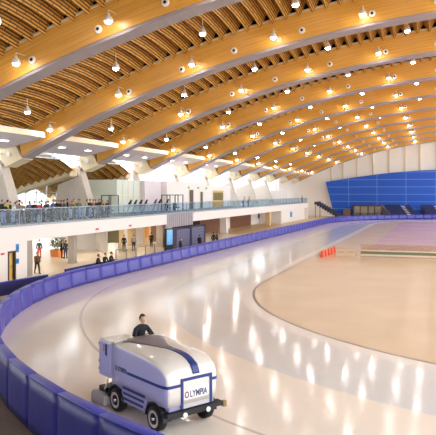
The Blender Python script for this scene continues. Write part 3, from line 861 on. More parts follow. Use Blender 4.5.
def figure(pose):
    """joints of a figure about 1.75 m tall, facing +x, left is +y, feet at z=0; returns part meshes"""
    J = {}
    pel = Vector((0, 0, .95)) if pose != 'sit' else Vector((0, 0, .52))
    lean = {'stand': .0, 'walk': .04, 'lean': .16, 'sit': .08, 'drive': .1}.get(pose, 0)
    if pose == 'drive': pel = Vector((0, 0, .52))
    J['pel'] = pel
    J['spi'] = pel + Vector((lean*.4, 0, .2)); J['che'] = pel + Vector((lean, 0, .40)); J['nek'] = pel + Vector((lean*1.3, 0, .55))
    J['hed'] = pel + Vector((lean*1.4+.02, 0, .68))
    for s, n in ((1, 'l'), (-1, 'r')):
        sh = pel + Vector((lean*1.1, s*.185, .46)); J['sh'+n] = sh
        if pose in ('stand',): el, wr = sh + Vector((-.03, s*.07, -.28)), sh + Vector((.08, s*.08, -.52))
        elif pose == 'walk': el, wr = sh + Vector((-.1*s, s*.06, -.27)), sh + Vector((.05-.1*s, s*.07, -.5))
        elif pose == 'lean': el, wr = sh + Vector((.1, s*.1, -.26)), sh + Vector((.34, s*.06, -.24))
        elif pose == 'drive': el, wr = sh + Vector((.1, s*.14, -.25)), sh + Vector((.36, s*.06, -.3))
        else: el, wr = sh + Vector((.08, s*.05, -.27)), sh + Vector((.3, -s*.02, -.36))
        J['el'+n], J['wr'+n] = el, wr
        J['ha'+n] = wr + (wr-el).normalized()*.09
        hp = pel + Vector((0, s*.095, -.04)); J['hi'+n] = hp
        if pose in ('sit', 'drive'): kn, an = hp + Vector((.42, s*.04, .0)), hp + Vector((.44, s*.04, -.41))
        elif pose == 'walk': kn, an = hp + Vector((.16*s+.06, 0, -.42)), hp + Vector((.3*s, 0, -.82))
        else: kn, an = hp + Vector((.03, s*.02, -.42)), hp + Vector((0, s*.03, -.83))
        J['kn'+n], J['an'+n] = kn, an; J['to'+n] = an + Vector((.17, s*.02, -.045))
    base = {'pel': .125, 'spi': .115, 'che': .13, 'nek': .06, 'hed': .07, 'shl': .065, 'ell': .045, 'wrl': .032, 'hal': .03, 'hil': .095, 'knl': .062, 'anl': .043, 'tol': .035}
    rad = lambda k: base.get(k) or base[k[:-1] + 'l']
    def build(keys, edges, grow, sub=1, cut=()):
        idx = {k: i for i, k in enumerate(keys)}
        return skin([J[k] for k in keys], [(idx[a], idx[b]) for a, b in edges], [rad(k) + grow for k in keys], 0, sub)
    torso = [('pel','spi'), ('spi','che'), ('che','nek')]
    arms = [('che','shl'), ('shl','ell'), ('ell','wrl'), ('che','shr'), ('shr','elr'), ('elr','wrr')]
    legs = [('pel','hil'), ('hil','knl'), ('knl','anl'), ('pel','hir'), ('hir','knr'), ('knr','anr')]
    keys = ['pel','spi','che','nek','hed','shl','ell','wrl','hal','shr','elr','wrr','har','hil','knl','anl','tol','hir','knr','anr','tor']
    me = build(keys, torso + [('nek','hed')] + arms + [('wrl','hal'), ('wrr','har')] + legs + [('anl','tol'), ('anr','tor')], 0)
    bm = BM(); bm.from_mesh(me)
    h = J['hed'] + Vector((.02, 0, .05))
    ball(bm, h, .115, 16, 12, (.93, .72, 1.08))                       # skull
    ball(bm, h + Vector((.045, 0, -.07)), .075, 12, 9, (.95, .8, .85))  # jaw
    tube(bm, h + Vector((.095, 0, .005)), h + Vector((.128, 0, -.035)), .012, 6, .022)   # nose
    for s in (1, -1):
        ball(bm, h + Vector((.0, s*.085, -.01)), .032, 8, 6, (.6, .4, 1))    # ear
        ball(bm, h + Vector((.088, s*.034, .022)), .018, 8, 6, (.6, 1, .6))  # brow and eye socket
    tube(bm, h + Vector((.1, -.025, -.068)), h + Vector((.1, .025, -.068)), .012, 6)      # lips
    # fingers
    for n, s in (('l', 1), ('r', -1)):
        w, hd = J['wr'+n], J['ha'+n]; d = (hd-w).normalized(); side = Vector((0, 0, 1)).cross(d)
        side = side.normalized() if side.length > .3 else Vector((1, 0, 0)); up = d.cross(side).normalized()
        for q, ln in zip((-.03, -.01, .01, .03), (.06, .075, .07, .055)):
            a = hd + side*q + d*.015; b = a + d*ln*.6 - up*.012; c = b + d*ln*.4 - up*.03
            tube(bm, a - d*.03, b, .0125, 8, .012); tube(bm, b - d*.004, c, .012, 8, .011)
        a = w + d*.04 + side*.03*s; b = a + side*.03*s + d*.03; tube(bm, a, b, .012, 6, .011); tube(bm, b, b + d*.03, .011, 6, .008)
    out = {'body': remesh(bm, .0085)}
    out['shirt'] = build(['pel','spi','che','nek','shl','ell','wrl','shr','elr','wrr'], torso + arms, .027)
    out['trousers'] = build(['pel','hil','knl','anl','hir','knr','anr'], legs, .02)
    bm = BM()
    for n in 'lr':
        a, t_ = J['an'+n], J['to'+n]
        tube(bm, a + Vector((-.06, 0, -.035)), t_ + Vector((.05, 0, -.01)), .06, 10, .05); tube(bm, a + Vector((0,0,.05)), a + Vector((0,0,-.05)), .06, 10)
    out['shoes'] = remesh(bm, .02)
    bm = BM(); ball(bm, h + Vector((-.014, 0, .022)), .125, 16, 12, (.95, .78, 1.05))
    dele = [v for v in bm.verts if (v.co - h).x > .055 and (v.co - h).z < .065 or (v.co-h).z < -.06 or ((v.co-h).x > -.01 and (v.co-h).z < .0)]
    bmesh.ops.delete(bm, geom=dele, context='VERTS')
    me = bpy.data.meshes.new('hair'); bm.to_mesh(me); bm.free()
    o = bpy.data.objects.new('tmp', me); COL.objects.link(o); sd = o.modifiers.new('s', 'SOLIDIFY'); sd.thickness = .012
    bpy.context.view_layer.update(); out['hair'] = eval_mesh(o); bpy.data.objects.remove(o)
    for m_ in out.values():
        for p in m_.polygons: p.use_smooth = True
        if not m_.materials: m_.materials.append(SKIN)
    # rest the soles on z=0
    dz = -min(v.co.z for v in out['shoes'].vertices)
    for m_ in out.values():
        for v in m_.vertices: v.co.z += dz
    return out
FIG = {p: figure(p) for p in ('stand', 'walk', 'lean', 'sit', 'drive')}
def person(pose, label, loc, rz, shirt, trousers, hair=(50, 38, 30), shoes=(40, 38, 38), sc=1.0, group=None):
    t = thing('person', label, 'person', loc, rz, group); t.scale = (sc, sc, sc)
    body = None
    for part, c in (('body', None), ('shirt', shirt), ('trousers', trousers), ('shoes', shoes), ('hair', hair)):
        o = bpy.data.objects.new(part, FIG[pose][part]); link(o, t)
        m = SKIN if part == 'body' else (hairm(c) if part == 'hair' else cloth(c))
        o.material_slots[0].link = 'OBJECT'; o.material_slots[0].material = m
    return t

# spectators on the balcony, left to right in the photo
K, NVY, JN, GY, WH, RD = (26, 26, 30), (34, 42, 82), (70, 92, 140), (130, 128, 130), (226, 224, 222), (200, 40, 46)
crowd = [  # px, distance behind the rail, pose, shirt name, shirt, trouser name, trousers, hair
 (3.5, 1.0, 'lean', 'black jacket', K, 'pale blue jeans', (150, 170, 205), (30, 26, 24)),
 (7.5, 3.6, 'stand', 'yellow green top', (190, 196, 90), 'dark trousers', K, (34, 26, 22)),
 (12.5, 1.4, 'lean', 'white shirt', WH, 'pale blue jeans', (150, 170, 205), (60, 50, 44)),
 (17, 2.2, 'stand', 'grey sweater', GY, 'grey trousers', (92, 90, 94), (50, 40, 36)),
 (22, 3.2, 'stand', 'tan coat', (176, 130, 90), 'brown trousers', (84, 62, 50), (170, 96, 56)),
 (27, 1.6, 'lean', 'slate sweater', (92, 100, 124), 'dark trousers', K, (30, 26, 26)),
 (29.3, 4.3, 'stand', 'navy jacket', NVY, 'grey trousers', (92, 90, 94), (40, 34, 32)),
 (34.2, 2.8, 'stand', 'dark vest', (52, 40, 40), 'blue jeans', (52, 78, 130), (170, 128, 78)),
 (38.6, 1.1, 'walk', 'red shirt', RD, 'blue jeans', (44, 66, 118), (120, 80, 56)),
 (43.5, 1.6, 'lean', 'black sweater', K, 'black trousers', (30, 30, 34), (28, 24, 22)),
 (51.2, 1.1, 'lean', 'blue fleece', (70, 86, 130), 'dark trousers', (40, 40, 46), (30, 28, 30)),
 (58.5, 3.6, 'stand', 'black hoodie', (34, 32, 34), 'grey trousers', (110, 106, 106), (40, 34, 30)),
 (64, 1.0, 'stand', 'charcoal top', (60, 58, 60), 'khaki trousers', (140, 128, 96), (32, 28, 26)),
 (70.5, 1.3, 'lean', 'brown top', (96, 76, 62), 'white trousers', (206, 210, 220), (40, 30, 26)),
 (74, 2.8, 'stand', 'yellow top', (206, 180, 70), 'grey trousers', (96, 94, 96), (44, 36, 30)),
 (79, 1.4, 'stand', 'grey green top', (110, 120, 96), 'pale blue jeans', (160, 180, 210), (46, 36, 30)),
 (84.5, 1.1, 'lean', 'lime top', (176, 190, 110), 'white trousers', (214, 216, 222), (92, 60, 40)),
 (90, 2.0, 'stand', 'black coat', (24, 26, 40), 'pale blue jeans', (150, 172, 214), (26, 22, 22)),
 (93.2, 3.6, 'stand', 'orange brown coat', (170, 104, 66), 'dark trousers', (50, 46, 48), (140, 84, 54)),
 (97.5, 1.2, 'lean', 'black top', (30, 30, 32), 'grey trousers', (130, 128, 132), (32, 28, 26)),
 (102, 1.5, 'stand', 'rust top', (150, 84, 58), 'black trousers', (28, 28, 32), (80, 50, 34)),
 (106.5, 1.3, 'lean', 'dark plum top', (62, 44, 54), 'black trousers', (28, 28, 32), (30, 24, 24)),
]
crowd += [
 (2, 11, 'stand', 'dark green coat', (40, 52, 44), 'black trousers', K, (30, 26, 24)),
 (10, 11.5, 'stand', 'black vest', (28, 28, 32), 'grey trousers', (92, 90, 94), (40, 32, 28)),
 (19.5, 11, 'stand', 'black coat and scarf', (32, 30, 36), 'navy trousers', (40, 44, 70), (34, 28, 26)),
 (41.5, 11.5, 'stand', 'brown jacket', (84, 64, 52), 'dark jeans', (44, 52, 80), (44, 34, 30)),
 (48, 11, 'stand', 'slate blue jacket', (64, 72, 104), 'black trousers', K, (30, 26, 24)),
 (55.5, 11, 'stand', 'dark navy sweater', (30, 34, 60), 'grey trousers', (92, 90, 94), (36, 30, 26)),
 (61, 11.5, 'stand', 'dark olive coat', (70, 70, 46), 'black trousers', K, (30, 26, 24)),
 (67.5, 11, 'stand', 'black sweatshirt', (26, 26, 30), 'blue jeans', (52, 78, 130), (40, 30, 26)),
 (87, 11, 'stand', 'charcoal coat', (56, 54, 58), 'dark trousers', (40, 40, 46), (30, 26, 24)),
 (95.5, 11.5, 'stand', 'maroon sweater', (92, 40, 46), 'black trousers', K, (30, 26, 24)),
 (100, 11, 'stand', 'navy coat', NVY, 'dark jeans', (44, 52, 80), (30, 26, 24)),
]
crowd.sort(key=lambda q: q[0])
for i, (px, dist, pose, sn_, sc_, tn, tc_, hc) in enumerate(crowd):
    x = XBAL - .85 - dist*.35; y = y_at(px, x)
    hs = random.Random(i).uniform(.94, 1.06)
    person(pose, f'person in {sn_} and {tn}, {nth(i+1)} from the left on the balcony', (x, y, ZF+.002), random.Random(i+50).uniform(-.8, .8), sc_, tc_, hc, sc=hs, group='spectators on the balcony')
upper = [(205, 'dark jacket', K, -33.5), (257, 'pale shirt', (214, 204, 214), -33.2), (262, 'rose shirt', (206, 150, 150), -33.2), (307.5, 'black jacket', K, -33.0)]
# ground floor people
def gp(px, py, pose, label, rz, sh, tr, hair=(30, 26, 24), sc=1.0, z=-.013): 
    q = on_floor(px, py, z); return person(pose, label, (q[0], q[1], z), rz, sh, tr, hair, sc=sc)
gp(37, 273.5, 'walk', 'person in brown jacket and dark trousers walking in front of the lobby opening', -.6, (110, 84, 62), (44, 38, 38))
gp(39.3, 258, 'stand', 'person in slate shirt and red orange trousers standing behind the walking person', -1.2, (76, 78, 100), (226, 92, 54), sc=1.05)
gp(61.5, 258, 'stand', 'person in black clothes standing left of the pair beside the orange planter', .5, K, (34, 34, 38))
gp(65.8, 258.6, 'stand', 'person in dark jacket and navy jeans standing just left of the grey column', 2.6, (40, 38, 42), (44, 54, 84), sc=1.04)
gp(124, 250.5, 'stand', 'person in black jacket standing behind the left queue posts', -.8, K, (36, 36, 40))
gp(133.7, 250.8, 'stand', 'person in striped grey top and black trousers standing behind the queue posts', -1.0, (150, 140, 136), (26, 26, 30))
gp(151.2, 247, 'walk', 'person in dark clothes walking before the brown lobby door', 2.0, (44, 38, 38), K)
# bench with three seated people behind the pads
bq = [on_floor(97, 273.2), on_floor(104, 271.8), on_floor(109.5, 270.8)]
bq = [(-26.0, y_at(97, -26.0)), (-26.0, y_at(104.3, -26.0)), (-26.0, y_at(110.0, -26.0))]
t = thing('bench', 'low dark bench behind the blue pads under three seated people', 'bench', (-26.05, (bq[0][1]+bq[2][1])/2, -.03))
hl = (bq[2][1]-bq[0][1])/2 + .7
bm = BM(); box(bm, -.22, .2, -hl, hl, .85, .92); obj('seat', bm, BLACK, t)
for s in (-1, 1):
    for u_ in (-1, 1):
        bm = BM(); box(bm, u_*.16-.03, u_*.16+.03, s*(hl-.2)-.03, s*(hl-.2)+.03, 0, .85); obj('leg', bm, STEEL, t)
bm = BM(); box(bm, .28, .75, -hl, hl, .36, .43); t = thing('footrest', 'low dark footrest board in front of the three seated people', 'footrest', (-26.05, (bq[0][1]+bq[2][1])/2, -.03)); obj('foot_board', bm, BLACK, t)
for s in (-1, 1):
    bm = BM(); box(bm, .3, .7, s*(hl-.2)-.03, s*(hl-.2)+.03, 0, .36); obj('leg', bm, STEEL, t)
for i, (q, c) in enumerate(zip(bq, (K, (34, 34, 40), (40, 36, 44)))):
    person('sit', ['person in black jacket seated leftmost on the dark bench', 'person in charcoal jacket seated in the middle of the dark bench', 'person in dark plum jacket seated at the right end of the dark bench'][i], (q[0], q[1], .402), [.2, -.3, .1][i], c, (30, 30, 36), (30, 24, 22))
for i, (px, c, nm) in enumerate(((180.5, K, 'black jacket'), (199.5, (44, 40, 46), 'charcoal jacket'), (213.5, K, 'black coat'), (217.0, (60, 44, 40), 'brown coat'))):
    x = -26.6; y = y_at(px, x)
    person('stand', ['person in black jacket standing before the left folded bleacher', 'person in charcoal jacket standing before the right folded bleacher', 'person in black coat standing left of the pair past the bleachers', 'person in brown coat standing right of the pair past the bleachers'][i], (x, y, -.028), 1.2*i, c, (34, 34, 40))
person('lean', 'person in pale shirt at the far railing before the first pale blue pier', (-32.2, y_at(243, -32.2), ZF+.002), 0, (214, 204, 224), (110, 110, 130))
person('lean', 'person in rose shirt at the far railing between two pale piers', (-32.2, y_at(248, -32.2), ZF+.002), 0, (206, 150, 150), (110, 110, 130))
person('stand', 'person in black jacket at the far end of the balcony', (-32.4, y_at(302, -32.4), ZF+.002), 0, K, (40, 40, 44))

# ------------------------------------------------------------------ gym machines on the balcony
def treadmill(label, loc, rz):
    t = thing('treadmill', label, 'treadmill', loc, rz, 'treadmills on the balcony')
    bm = BM(); box(bm, -.95, .75, -.36, .36, .04, .2); bevel(bm, .03); obj('deck', bm, mat('pale machine grey', (170, 172, 176), .4), t)
    bm = BM(); box(bm, -.85, .6, -.25, .25, .201, .215); obj('belt', bm, RUBBER, t)
    for s in (-1, 1):
        bm = BM(); tube(bm, (.6, s*.36, .2), (.95, s*.36, 1.25), .045, 8); obj('upright', bm, mat('pale machine grey', (170, 172, 176), .4), t)
        bm = BM(); tube(bm, (.9, s*.36, 1.1), (.35, s*.36, 1.0), .03, 8); obj('handrail', bm, BLACK, t)
    bm = BM(); hexa(bm, [(.72,-.4,1.2),(1.02,-.4,1.2),(1.02,.4,1.2),(.72,.4,1.2),(1.05,-.36,1.75),(1.16,-.36,1.72),(1.16,.36,1.72),(1.05,.36,1.75)]); bevel(bm, .03); obj('console', bm, BLACK, t)
    return t
T0 = None
tl = [121.5, 127, 132.5, 138, 147.5, 152, 160]
for i, px in enumerate(tl):
    lab = f'black and grey treadmill, {nth(i+1)} from the left behind the balcony railing'
    loc = (-33.2, y_at(px, -33.2), ZF+.002)
    if T0 is None: T0 = treadmill(lab, loc, .35)
    else: dup(T0, loc, .35, lab)
def bike(label, loc, rz):
    t = thing('exercise_bike', label, 'exercise bike', loc, rz, 'exercise bikes on the balcony')
    G = mat('bike grey', (96, 98, 104), .4)
    bm = BM(); box(bm, -.5, -.42, -.28, .28, 0, .06); box(bm, .42, .5, -.28, .28, 0, .06); box(bm, -.42, .42, -.04, .04, .02, .08); obj('base', bm, G, t)
    bm = BM(); tube(bm, (.3,0,.08), (.36,0,1.1), .04, 8); tube(bm, (-.2,0,.08), (-.28,0,.9), .04, 8); tube(bm, (-.24,0,.4), (.32,0,.5), .04, 8); obj('frame', bm, G, t)
    bm = BM(); lathe(bm, (.28,.05,.42), [(.24,0),(.24,.06),(.1,.07)], 14, 'y'); obj('flywheel', bm, BLACK, t)
    bm = BM(); hexa(bm, [(-.42,-.12,.9),(-.14,-.05,.9),(-.14,.05,.9),(-.42,.12,.9),(-.42,-.12,1.0),(-.14,-.04,.96),(-.14,.04,.96),(-.42,.12,1.0)]); obj('saddle', bm, BLACK, t)
    bm = BM(); tube(bm, (.36,-.25,1.12), (.36,.25,1.12), .025, 8); tube(bm, (.36,-.25,1.12), (.2,-.25,1.16), .025, 8); tube(bm, (.36,.25,1.12), (.2,.25,1.16), .025, 8); obj('handlebar', bm, BLACK, t)
    bm = BM(); box(bm, .38, .44, -.14, .14, 1.12, 1.4); obj('console', bm, BLACK, t)
    return t
B0 = None
for i, px in enumerate((1.5, 15, 25, 46.5, 55, 61, 67.2, 76.5, 87.5, 100)):
    lab = f'dark exercise bike, {nth(i+1)} from the left behind the balcony railing'
    loc = (-34.5, y_at(px, -34.5), ZF+.002)
    if B0 is None: B0 = bike(lab, loc, .3)
    else: dup(B0, loc, .3, lab)
def rack(label, loc):
    t = thing('weight_frame', label, 'gym machine', loc)
    G = mat('frame dark', (60, 56, 62), .4)
    bm = BM()
    for x in (-.6, .6):
        for y in (-.9, .9): box(bm, x-.05, x+.05, y-.05, y+.05, 0, 2.15)
    obj('posts', bm, G, t)
    bm = BM(); box(bm, -.65, .65, -.95, -.85, 2.15, 2.25); box(bm, -.65, .65, .85, .95, 2.15, 2.25); box(bm, -.65, -.55, -.85, .85, 2.15, 2.25); box(bm, .55, .65, -.85, .85, 2.15, 2.25); obj('top_frame', bm, G, t)
    bm = BM()
    for i in range(8): box(bm, -.48, -.2, -.25, .25, .1+.13*i, .21+.13*i)
    obj('weight_stack', bm, BLACK, t)
    bm = BM(); box(bm, -.1, .4, -.2, .2, .4, .5); box(bm, -.15, -.05, -.2, .2, .5, 1.1); obj('seat', bm, BLACK, t)
rack('dark cable weight frame left of the greenish upper wall', (-35.9, y_at(110, -35.9), ZF+.002))
rack('dark cable weight frame before the white upper room', (-34.2, y_at(168.5, -34.2), ZF+.002))
rack('dark cable weight frame right of the last treadmill', (-34.2, y_at(176.5, -34.2), ZF+.002))

# ------------------------------------------------------------------ the ice resurfacer
MO = (-9.46, 17.82); MA = math.radians(-32)
BLUE_REFL = mat('white paint with blue reflection tint', (168, 168, 210), .32, noise=.02, coat=.3)  # white paint; blue reflection and shade put into the colour as lavender
HOOD = mat('white hood paint', (220, 214, 206), .22, noise=.02, coat=.5)
BLU = mat('dark blue stripe', (26, 50, 118), .35)
CHROME = mat('chrome', (215, 215, 215), .18, metal=1.0)
GRILL = mat('silver grille plate', (196, 196, 202), .35, metal=.3, noise=.05)
M = thing('ice_resurfacer', 'white ice resurfacing machine, sides tinted for blue reflection, with blue stripes on the ice', 'ice resurfacer', (MO[0], MO[1], 0), MA)
W = 1.9
def outline_prism(pts, y0, y1, bev, seg=4, matfun=None):
    bm = BM()
    a = [bm.verts.new((x, y0, z)) for x, z in pts]; b = [bm.verts.new((x, y1, z)) for x, z in pts]
    bm.faces.new(a[::-1]); bm.faces.new(b); n = len(pts)
    for i in range(n): bm.faces.new((a[i], a[(i+1) % n], b[(i+1) % n], b[i]))
    bmesh.ops.recalc_face_normals(bm, faces=bm.faces)
    if bev: bmesh.ops.bevel(bm, geom=list(bm.edges), offset=bev, segments=seg, affect='EDGES', profile=.5, clamp_overlap=True)
    return bm
HST = [(-.17,2.09),(.3,2.09),(.9,2.06),(1.5,2.03),(1.95,2.0),(2.25,1.95),(2.46,1.87),(2.62,1.76),(2.71,1.64),(2.76,1.5),(2.775,1.3)]
CROWN = .075
def hood_mesh():
    bm = BM(); rings = []
    # stations along x: side-top height, plan half width
    st = [(x, z, h) for (x, z), h in zip(HST, (.95,.95,.95,.95,.95,.95,.945,.93,.9,.86,.8))]
    for x, zt, hw in st:
        r = .13
        ring = [(x, .95-hw, .78), (x, .95-hw, 1.1), (x, .95-hw, zt-.22), (x, .95-hw+.01, zt-r)]
        for a in (30, 60, 90): ring.append((x, .95-hw+r-r*math.cos(math.radians(a)), zt-r+r*math.sin(math.radians(a))))
        crown = CROWN
        for q in (.18, .34, .5, .66, .82): ring.append((x, .95-hw + 2*hw*q, zt + crown*math.sin(PI*q)))
        for a in (90, 60, 30): ring.append((x, .95+hw-r+r*math.cos(math.radians(a)), zt-r+r*math.sin(math.radians(a))))
        ring += [(x, .95+hw-.01, zt-r), (x, .95+hw, zt-.22), (x, .95+hw, 1.1), (x, .95+hw, .78)]
        rings.append([bm.verts.new(p) for p in ring])
    n = len(rings[0])
    for A, B in zip(rings[:-1], rings[1:]):
        for i in range(n-1): bm.faces.new((A[i], B[i], B[i+1], A[i+1]))
        bm.faces.new((A[n-1], B[n-1], B[0], A[0]))
    bm.faces.new(rings[0]); bm.faces.new(rings[-1])
    bmesh.ops.recalc_face_normals(bm, faces=bm.faces)
    for f in bm.faces:
        c = f.calc_center_median()
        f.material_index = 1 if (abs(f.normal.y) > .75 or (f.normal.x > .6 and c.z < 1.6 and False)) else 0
    return bm
body = obj('body', hood_mesh(), [HOOD, BLUE_REFL], M, True)
# nose block under the hood front
bm = outline_prism([(2.2,.62),(2.74,.62),(2.74,1.5),(2.5,1.72),(2.2,1.72)], .14, 1.76, .05, 2); obj('nose', bm, BLUE_REFL, M, True)
# snow tank box at the back left, driver deck at the back right
bm = BM(); box(bm, -.93, -.19, -.05, .95, .97, 2.07); bevel(bm, .03); rb = obj('rear_box', bm, BLUE_REFL, M)
bm = BM(); box(bm, -.9, -.2, -.02, .92, 2.07, 2.12); obj('lid', bm, HOOD, rb)
for z in (1.1, 1.35, 1.9):
    bm = BM(); box(bm, -.98, -.935, -.03, .06, z, z+.08); obj('hinge', bm, BLACK, rb)
bm = BM(); box(bm, -.5, -.4, -.07, -.052, 1.65, 2.0); obj('latch', bm, BLU, rb)
bm = BM(); box(bm, -.66, -.56, -.06, -.052, 1.75, 1.98); obj('plate', bm, mat('brass plate', (170, 140, 90), .4), rb)
bm = BM(); box(bm, -.95, -.19, .97, W+.0, .97, 1.28); dk = obj('driver_deck', bm, BLUE_REFL, M)
bm = BM(); box(bm, -1.1, -.62, 1.16, 1.64, 1.281, 1.66); bevel(bm, .03); obj('seat', bm, BLACK, M)
bm = BM(); tube(bm, (-.24, 1.44, 1.6), (-.32, 1.44, 2.0), .04, 8); sw = obj('steering_column', bm, BLACK, M)
bm = BM()
for i in range(16):
    a, b = 2*PI*i/16, 2*PI*(i+1)/16
    f_ = lambda q: (-.34 - .05*math.sin(q), 1.44 + .19*math.cos(q), 2.02 + .12*math.sin(q))
    tube(bm, f_(a), f_(b), .015, 6)
obj('steering_wheel', bm, BLACK, sw)
# smoked recessed cover on the hood, blue stripe
def hood_z(x, q):
    st = HST
    for (a, za), (b, zb_) in zip(st[:-1], st[1:]):
        if a <= x <= b:
            s = (x-a)/(b-a); return za + (zb_-za)*s + CROWN*math.sin(PI*q)
    return 1.3
def hood_strip(rows, lift, th=.012):
    bm = BM(); up = []; dn = []; N = 8
    for x, ya, yb_ in rows:
        ys = [ya + (yb_-ya)*i/N for i in range(N+1)]
        ps = [Vector((x + (lift*1.5 if x > 2.6 else 0), y, hood_z(x, y/1.9) + lift)) for y in ys]
        up.append([bm.verts.new(p) for p in ps]); dn.append([bm.verts.new(p - Vector((0, 0, th + lift))) for p in ps])
    for A, B, C_, D in zip(up[:-1], up[1:], dn[:-1], dn[1:]):
        for i in range(N): bm.faces.new((A[i], B[i], B[i+1], A[i+1])); bm.faces.new((C_[i+1], D[i+1], D[i], C_[i]))
        bm.faces.new((A[0], C_[0], D[0], B[0])); bm.faces.new((A[N], B[N], D[N], C_[N]))
    for A, C_ in ((up[0], dn[0]), (up[-1], dn[-1])):
        for i in range(N): bm.faces.new((A[i], A[i+1], C_[i+1], C_[i]))
    bmesh.ops.recalc_face_normals(bm, faces=bm.faces)
    return bm
obj('tank_window', hood_strip([(.05,.25,1.68),(.3,.36,1.58),(.7,.52,1.42),(1.1,.68,1.2),(1.4,.8,1.12),(1.62,.9,1.08)], .022), mat('smoked cover paint', (112, 102, 112), .4), M, True)
obj('hood_stripe', hood_strip([(1.6,.88,1.1),(1.8,.9,1.13),(1.95,.91,1.14),(2.1,.92,1.16),(2.25,.93,1.17),(2.46,.94,1.18),(2.62,.95,1.19),(2.71,.95,1.19),(2.75,.95,1.19)], .018), BLU, M, True)
bm = BM(); box(bm, -.17, -.09, .02, 1.88, 2.06, 2.145); bevel(bm, .02); obj('rear_rim', bm, mat('hood rim', (196, 190, 184), .35), M)
# side stripe band, wrap, lower skirt with slanted blue bars
bm = BM(); hexa(bm, [(.75,-.012,1.3),(2.42,-.012,1.3),(2.42,.0,1.3),(.75,.0,1.3),(.75,-.012,1.38),(2.42,-.012,1.38),(2.42,.0,1.38),(.75,.0,1.38)]); obj('side_stripe', bm, BLU, M)
def nose_band(segs):
    bm = BM(); pr = []
    for x, y in segs:
        pr.append([bm.verts.new(p) for p in ((x, y, 1.3), (x, y, 1.38), (x-.06, y + (.04 if y < .9 else -.04), 1.38), (x-.06, y + (.04 if y < .9 else -.04), 1.3))])
    for A, B in zip(pr[:-1], pr[1:]):
        for i in range(4): bm.faces.new((A[i], B[i], B[(i+1) % 4], A[(i+1) % 4]))
    bm.faces.new(pr[0]); bm.faces.new(pr[-1]); bmesh.ops.recalc_face_normals(bm, faces=bm.faces)
    return bm
obj('nose_stripe', nose_band([(2.42,-.012),(2.62,.008),(2.72,.035),(2.775,.08),(2.79,.16),(2.79,.52)]), BLU, M)
bm = nose_band([(2.79,1.64),(2.79,1.76),(2.765,1.84),(2.70,1.885)])
obj('nose_stripe', bm, BLU, M)
bm = BM(); hexa(bm, [(.42,.0,.42),(1.74,.0,.42),(1.74,W,.42),(.42,W,.42),(.42,.0,.79),(1.84,.0,.79),(1.84,W,.79),(.42,W,.79)]); obj('skirt', bm, BLUE_REFL, M)
bm = BM()
for i, z in enumerate((.86, .7, .54)): hexa(bm, [(.5+.03*i,-.014,z-.035),(1.72-.05*i,-.014,z-.035),(1.72-.05*i,-.001,z-.035),(.5+.03*i,-.001,z-.035),(.46+.03*i,-.014,z+.035),(1.72-.05*i,-.014,z+.035),(1.72-.05*i,-.001,z+.035),(.46+.03*i,-.001,z+.035)])
obj('side_bars', bm, BLU, M)
bm = BM(); box(bm, -.6, 2.5, .3, 1.6, .45, .78); obj('chassis', bm, BLACK, M)
# front frame, plate and lettering
bm = BM()
box(bm, 2.75, 2.8, .52, .6, .66, 1.52); box(bm, 2.75, 2.8, 1.56, 1.64, .66, 1.52); box(bm, 2.75, 2.8, .6, 1.56, 1.44, 1.52)
obj('grille_frame', bm, BLU, M)
bm = BM(); box(bm, 2.742, 2.77, .6, 1.56, .66, 1.44); gp_ = obj('grille_plate', bm, GRILL, M)
def text_mesh(s, size, ext=.004):
    cu = bpy.data.curves.new('t', 'FONT'); cu.body = s; cu.size = size; cu.extrude = ext; cu.align_x = 'CENTER'; cu.offset = .006
    o = bpy.data.objects.new('t', cu); COL.objects.link(o); bpy.context.view_layer.update()
    me = eval_mesh(o); bpy.data.objects.remove(o); return me
TXT = mat('lettering slate', (70, 78, 110), .4)
def put_text(s, size, loc, rot, parent, m, name='lettering', sx=1.0):
    me = text_mesh(s, size); me.materials.clear(); me.materials.append(m)
    o = bpy.data.objects.new(name, me); link(o, parent); o.location = loc; o.rotation_euler = rot; o.scale = (sx, 1, 1); return o
bm = BM(); box(bm, 2.771, 2.778, .64, 1.52, .9, 1.2); obj('name_plate', bm, mat('white plate', (236, 236, 240), .3), gp_)
REDT = mat('lettering dark red', (150, 60, 84), .4)
put_text('LYMPIA', .26, (2.782, 1.15, .95), (PI/2, 0, PI/2), gp_, TXT, sx=.72)
put_text('O', .26, (2.782, .73, .95), (PI/2, 0, PI/2), gp_, REDT, 'letter', sx=.72)
put_text('LYMPIA', .2, (.46, -.006, 1.3), (PI/2, 0, 0), M, TXT, sx=.78)
put_text('O', .2, (.09, -.006, 1.3), (PI/2, 0, 0), M, REDT, 'letter', sx=.78)
# bumper, lights
bm = BM(); box(bm, 2.55, 2.84, .02, W+.12, .5, .62); box(bm, 2.5, 2.7, .2, 1.7, .4, .5); obj('bumper', bm, BLACK, M)
for y in (.62, 1.45):
    bm = BM(); lathe(bm, (2.84, y, .5), [(.075,0),(.075,.03),(.04,.045)], 12, 'x'); obj('headlight', bm, mat('white lens', (245, 248, 255), .2), M)
bm = BM(); box(bm, 2.72, 2.86, W+.125, W+.24, .44, .6); obj('corner_block', bm, mat('brass block', (150, 120, 70), .5), M)
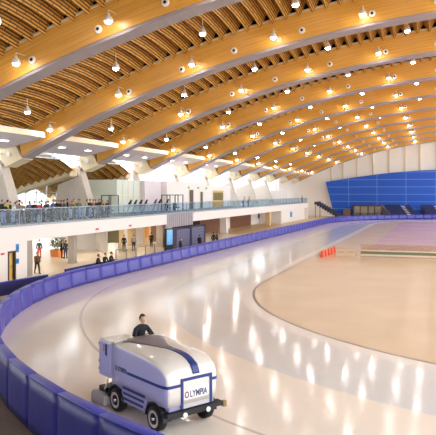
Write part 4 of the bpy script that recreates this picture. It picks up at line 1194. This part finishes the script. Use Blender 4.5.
# wheels
def wheel(x, y, s):
    bm = BM(); lathe(bm, (x, y, .36), [(.2,-.13),(.33,-.13),(.36,-.09),(.36,.09),(.33,.13),(.2,.13)], 24, 'y'); w = obj('wheel', bm, RUBBER, M, True)
    bm = BM(); lathe(bm, (x, y+s*.1, .36), [(.25,s*-.02),(.25,s*.035),(.17,s*.035),(.13,s*.01),(.06,s*.03),(.05,s*.06)], 20, 'y'); rim = obj('rim', bm, CHROME, w)
    bm = BM()
    for i in range(6): a = i*PI/3; tube(bm, (x+.1*math.cos(a), y+s*.13, .36+.1*math.sin(a)), (x+.1*math.cos(a), y+s*.145, .36+.1*math.sin(a)), .025, 6)
    obj('bolts', bm, BLACK, rim)
for x in (.06, 2.2):
    wheel(x, .1, -1); wheel(x, W-.1, 1)
for x in (.06, 2.2):
    for y0, y1 in ((-.01, .26), (W-.26, W+.01)):
        bm = BM()
        for i in range(10):
            a, b = PI*i/10, PI*(i+1)/10
            p = lambda r, q, y: (x + r*math.cos(q), y, .36 + r*math.sin(q))
            hexa(bm, [p(.42,a,y0), p(.42,b,y0), p(.42,b,y1), p(.42,a,y1), p(.48,a,y0), p(.48,b,y0), p(.48,b,y1), p(.48,a,y1)])
        obj('wheel_arch', bm, BLACK, M)
# conditioner sledge behind the rear wheels
bm = outline_prism([(-1.35,.02),(-.5,.02),(-.5,.34),(-.75,.42),(-1.2,.42),(-1.35,.3)], -.12, W+.12, .03, 2); cd = obj('conditioner', bm, mat('pale grey sledge', (196, 190, 184), .4), M)
bm = BM(); box(bm, -1.0, -.55, .0, W, .43, .58); obj('conditioner_frame', bm, BLACK, cd)
bm = BM(); path_tube(bm, [(-.3,-.08,.97), (-.34,-.1,.8), (-.45,-.08,.66), (-.62,-.02,.55)], .025); obj('hose', bm, CREAM, M)
for y in (.3, 1.6):
    bm = BM(); tube(bm, (-.75, y, .55), (-.3, y, .75), .04, 6); obj('lift_arm', bm, BLACK, M)
# driver
def mloc(x, y, z): 
    c, s = math.cos(MA), math.sin(MA); return (MO[0] + x*c - y*s, MO[1] + x*s + y*c, z)
person('drive', 'person in black shirt driving the ice resurfacer', mloc(-.8, 1.4, 1.17), MA, (24, 24, 34), (30, 32, 46), (44, 32, 26), sc=1.12)

# ------------------------------------------------------------------ light
w = bpy.data.worlds.new('daylight'); S.world = w; w.use_nodes = True
bg = w.node_tree.nodes['Background']; bg.inputs[0].default_value = (.975, .985, 1.0, 1); bg.inputs[1].default_value = 2.3
S.view_settings.view_transform = 'Standard'; S.view_settings.look = 'None'; S.view_settings.gamma = 1; S.view_settings.use_curve_mapping = False
S.view_settings.exposure = 0.74
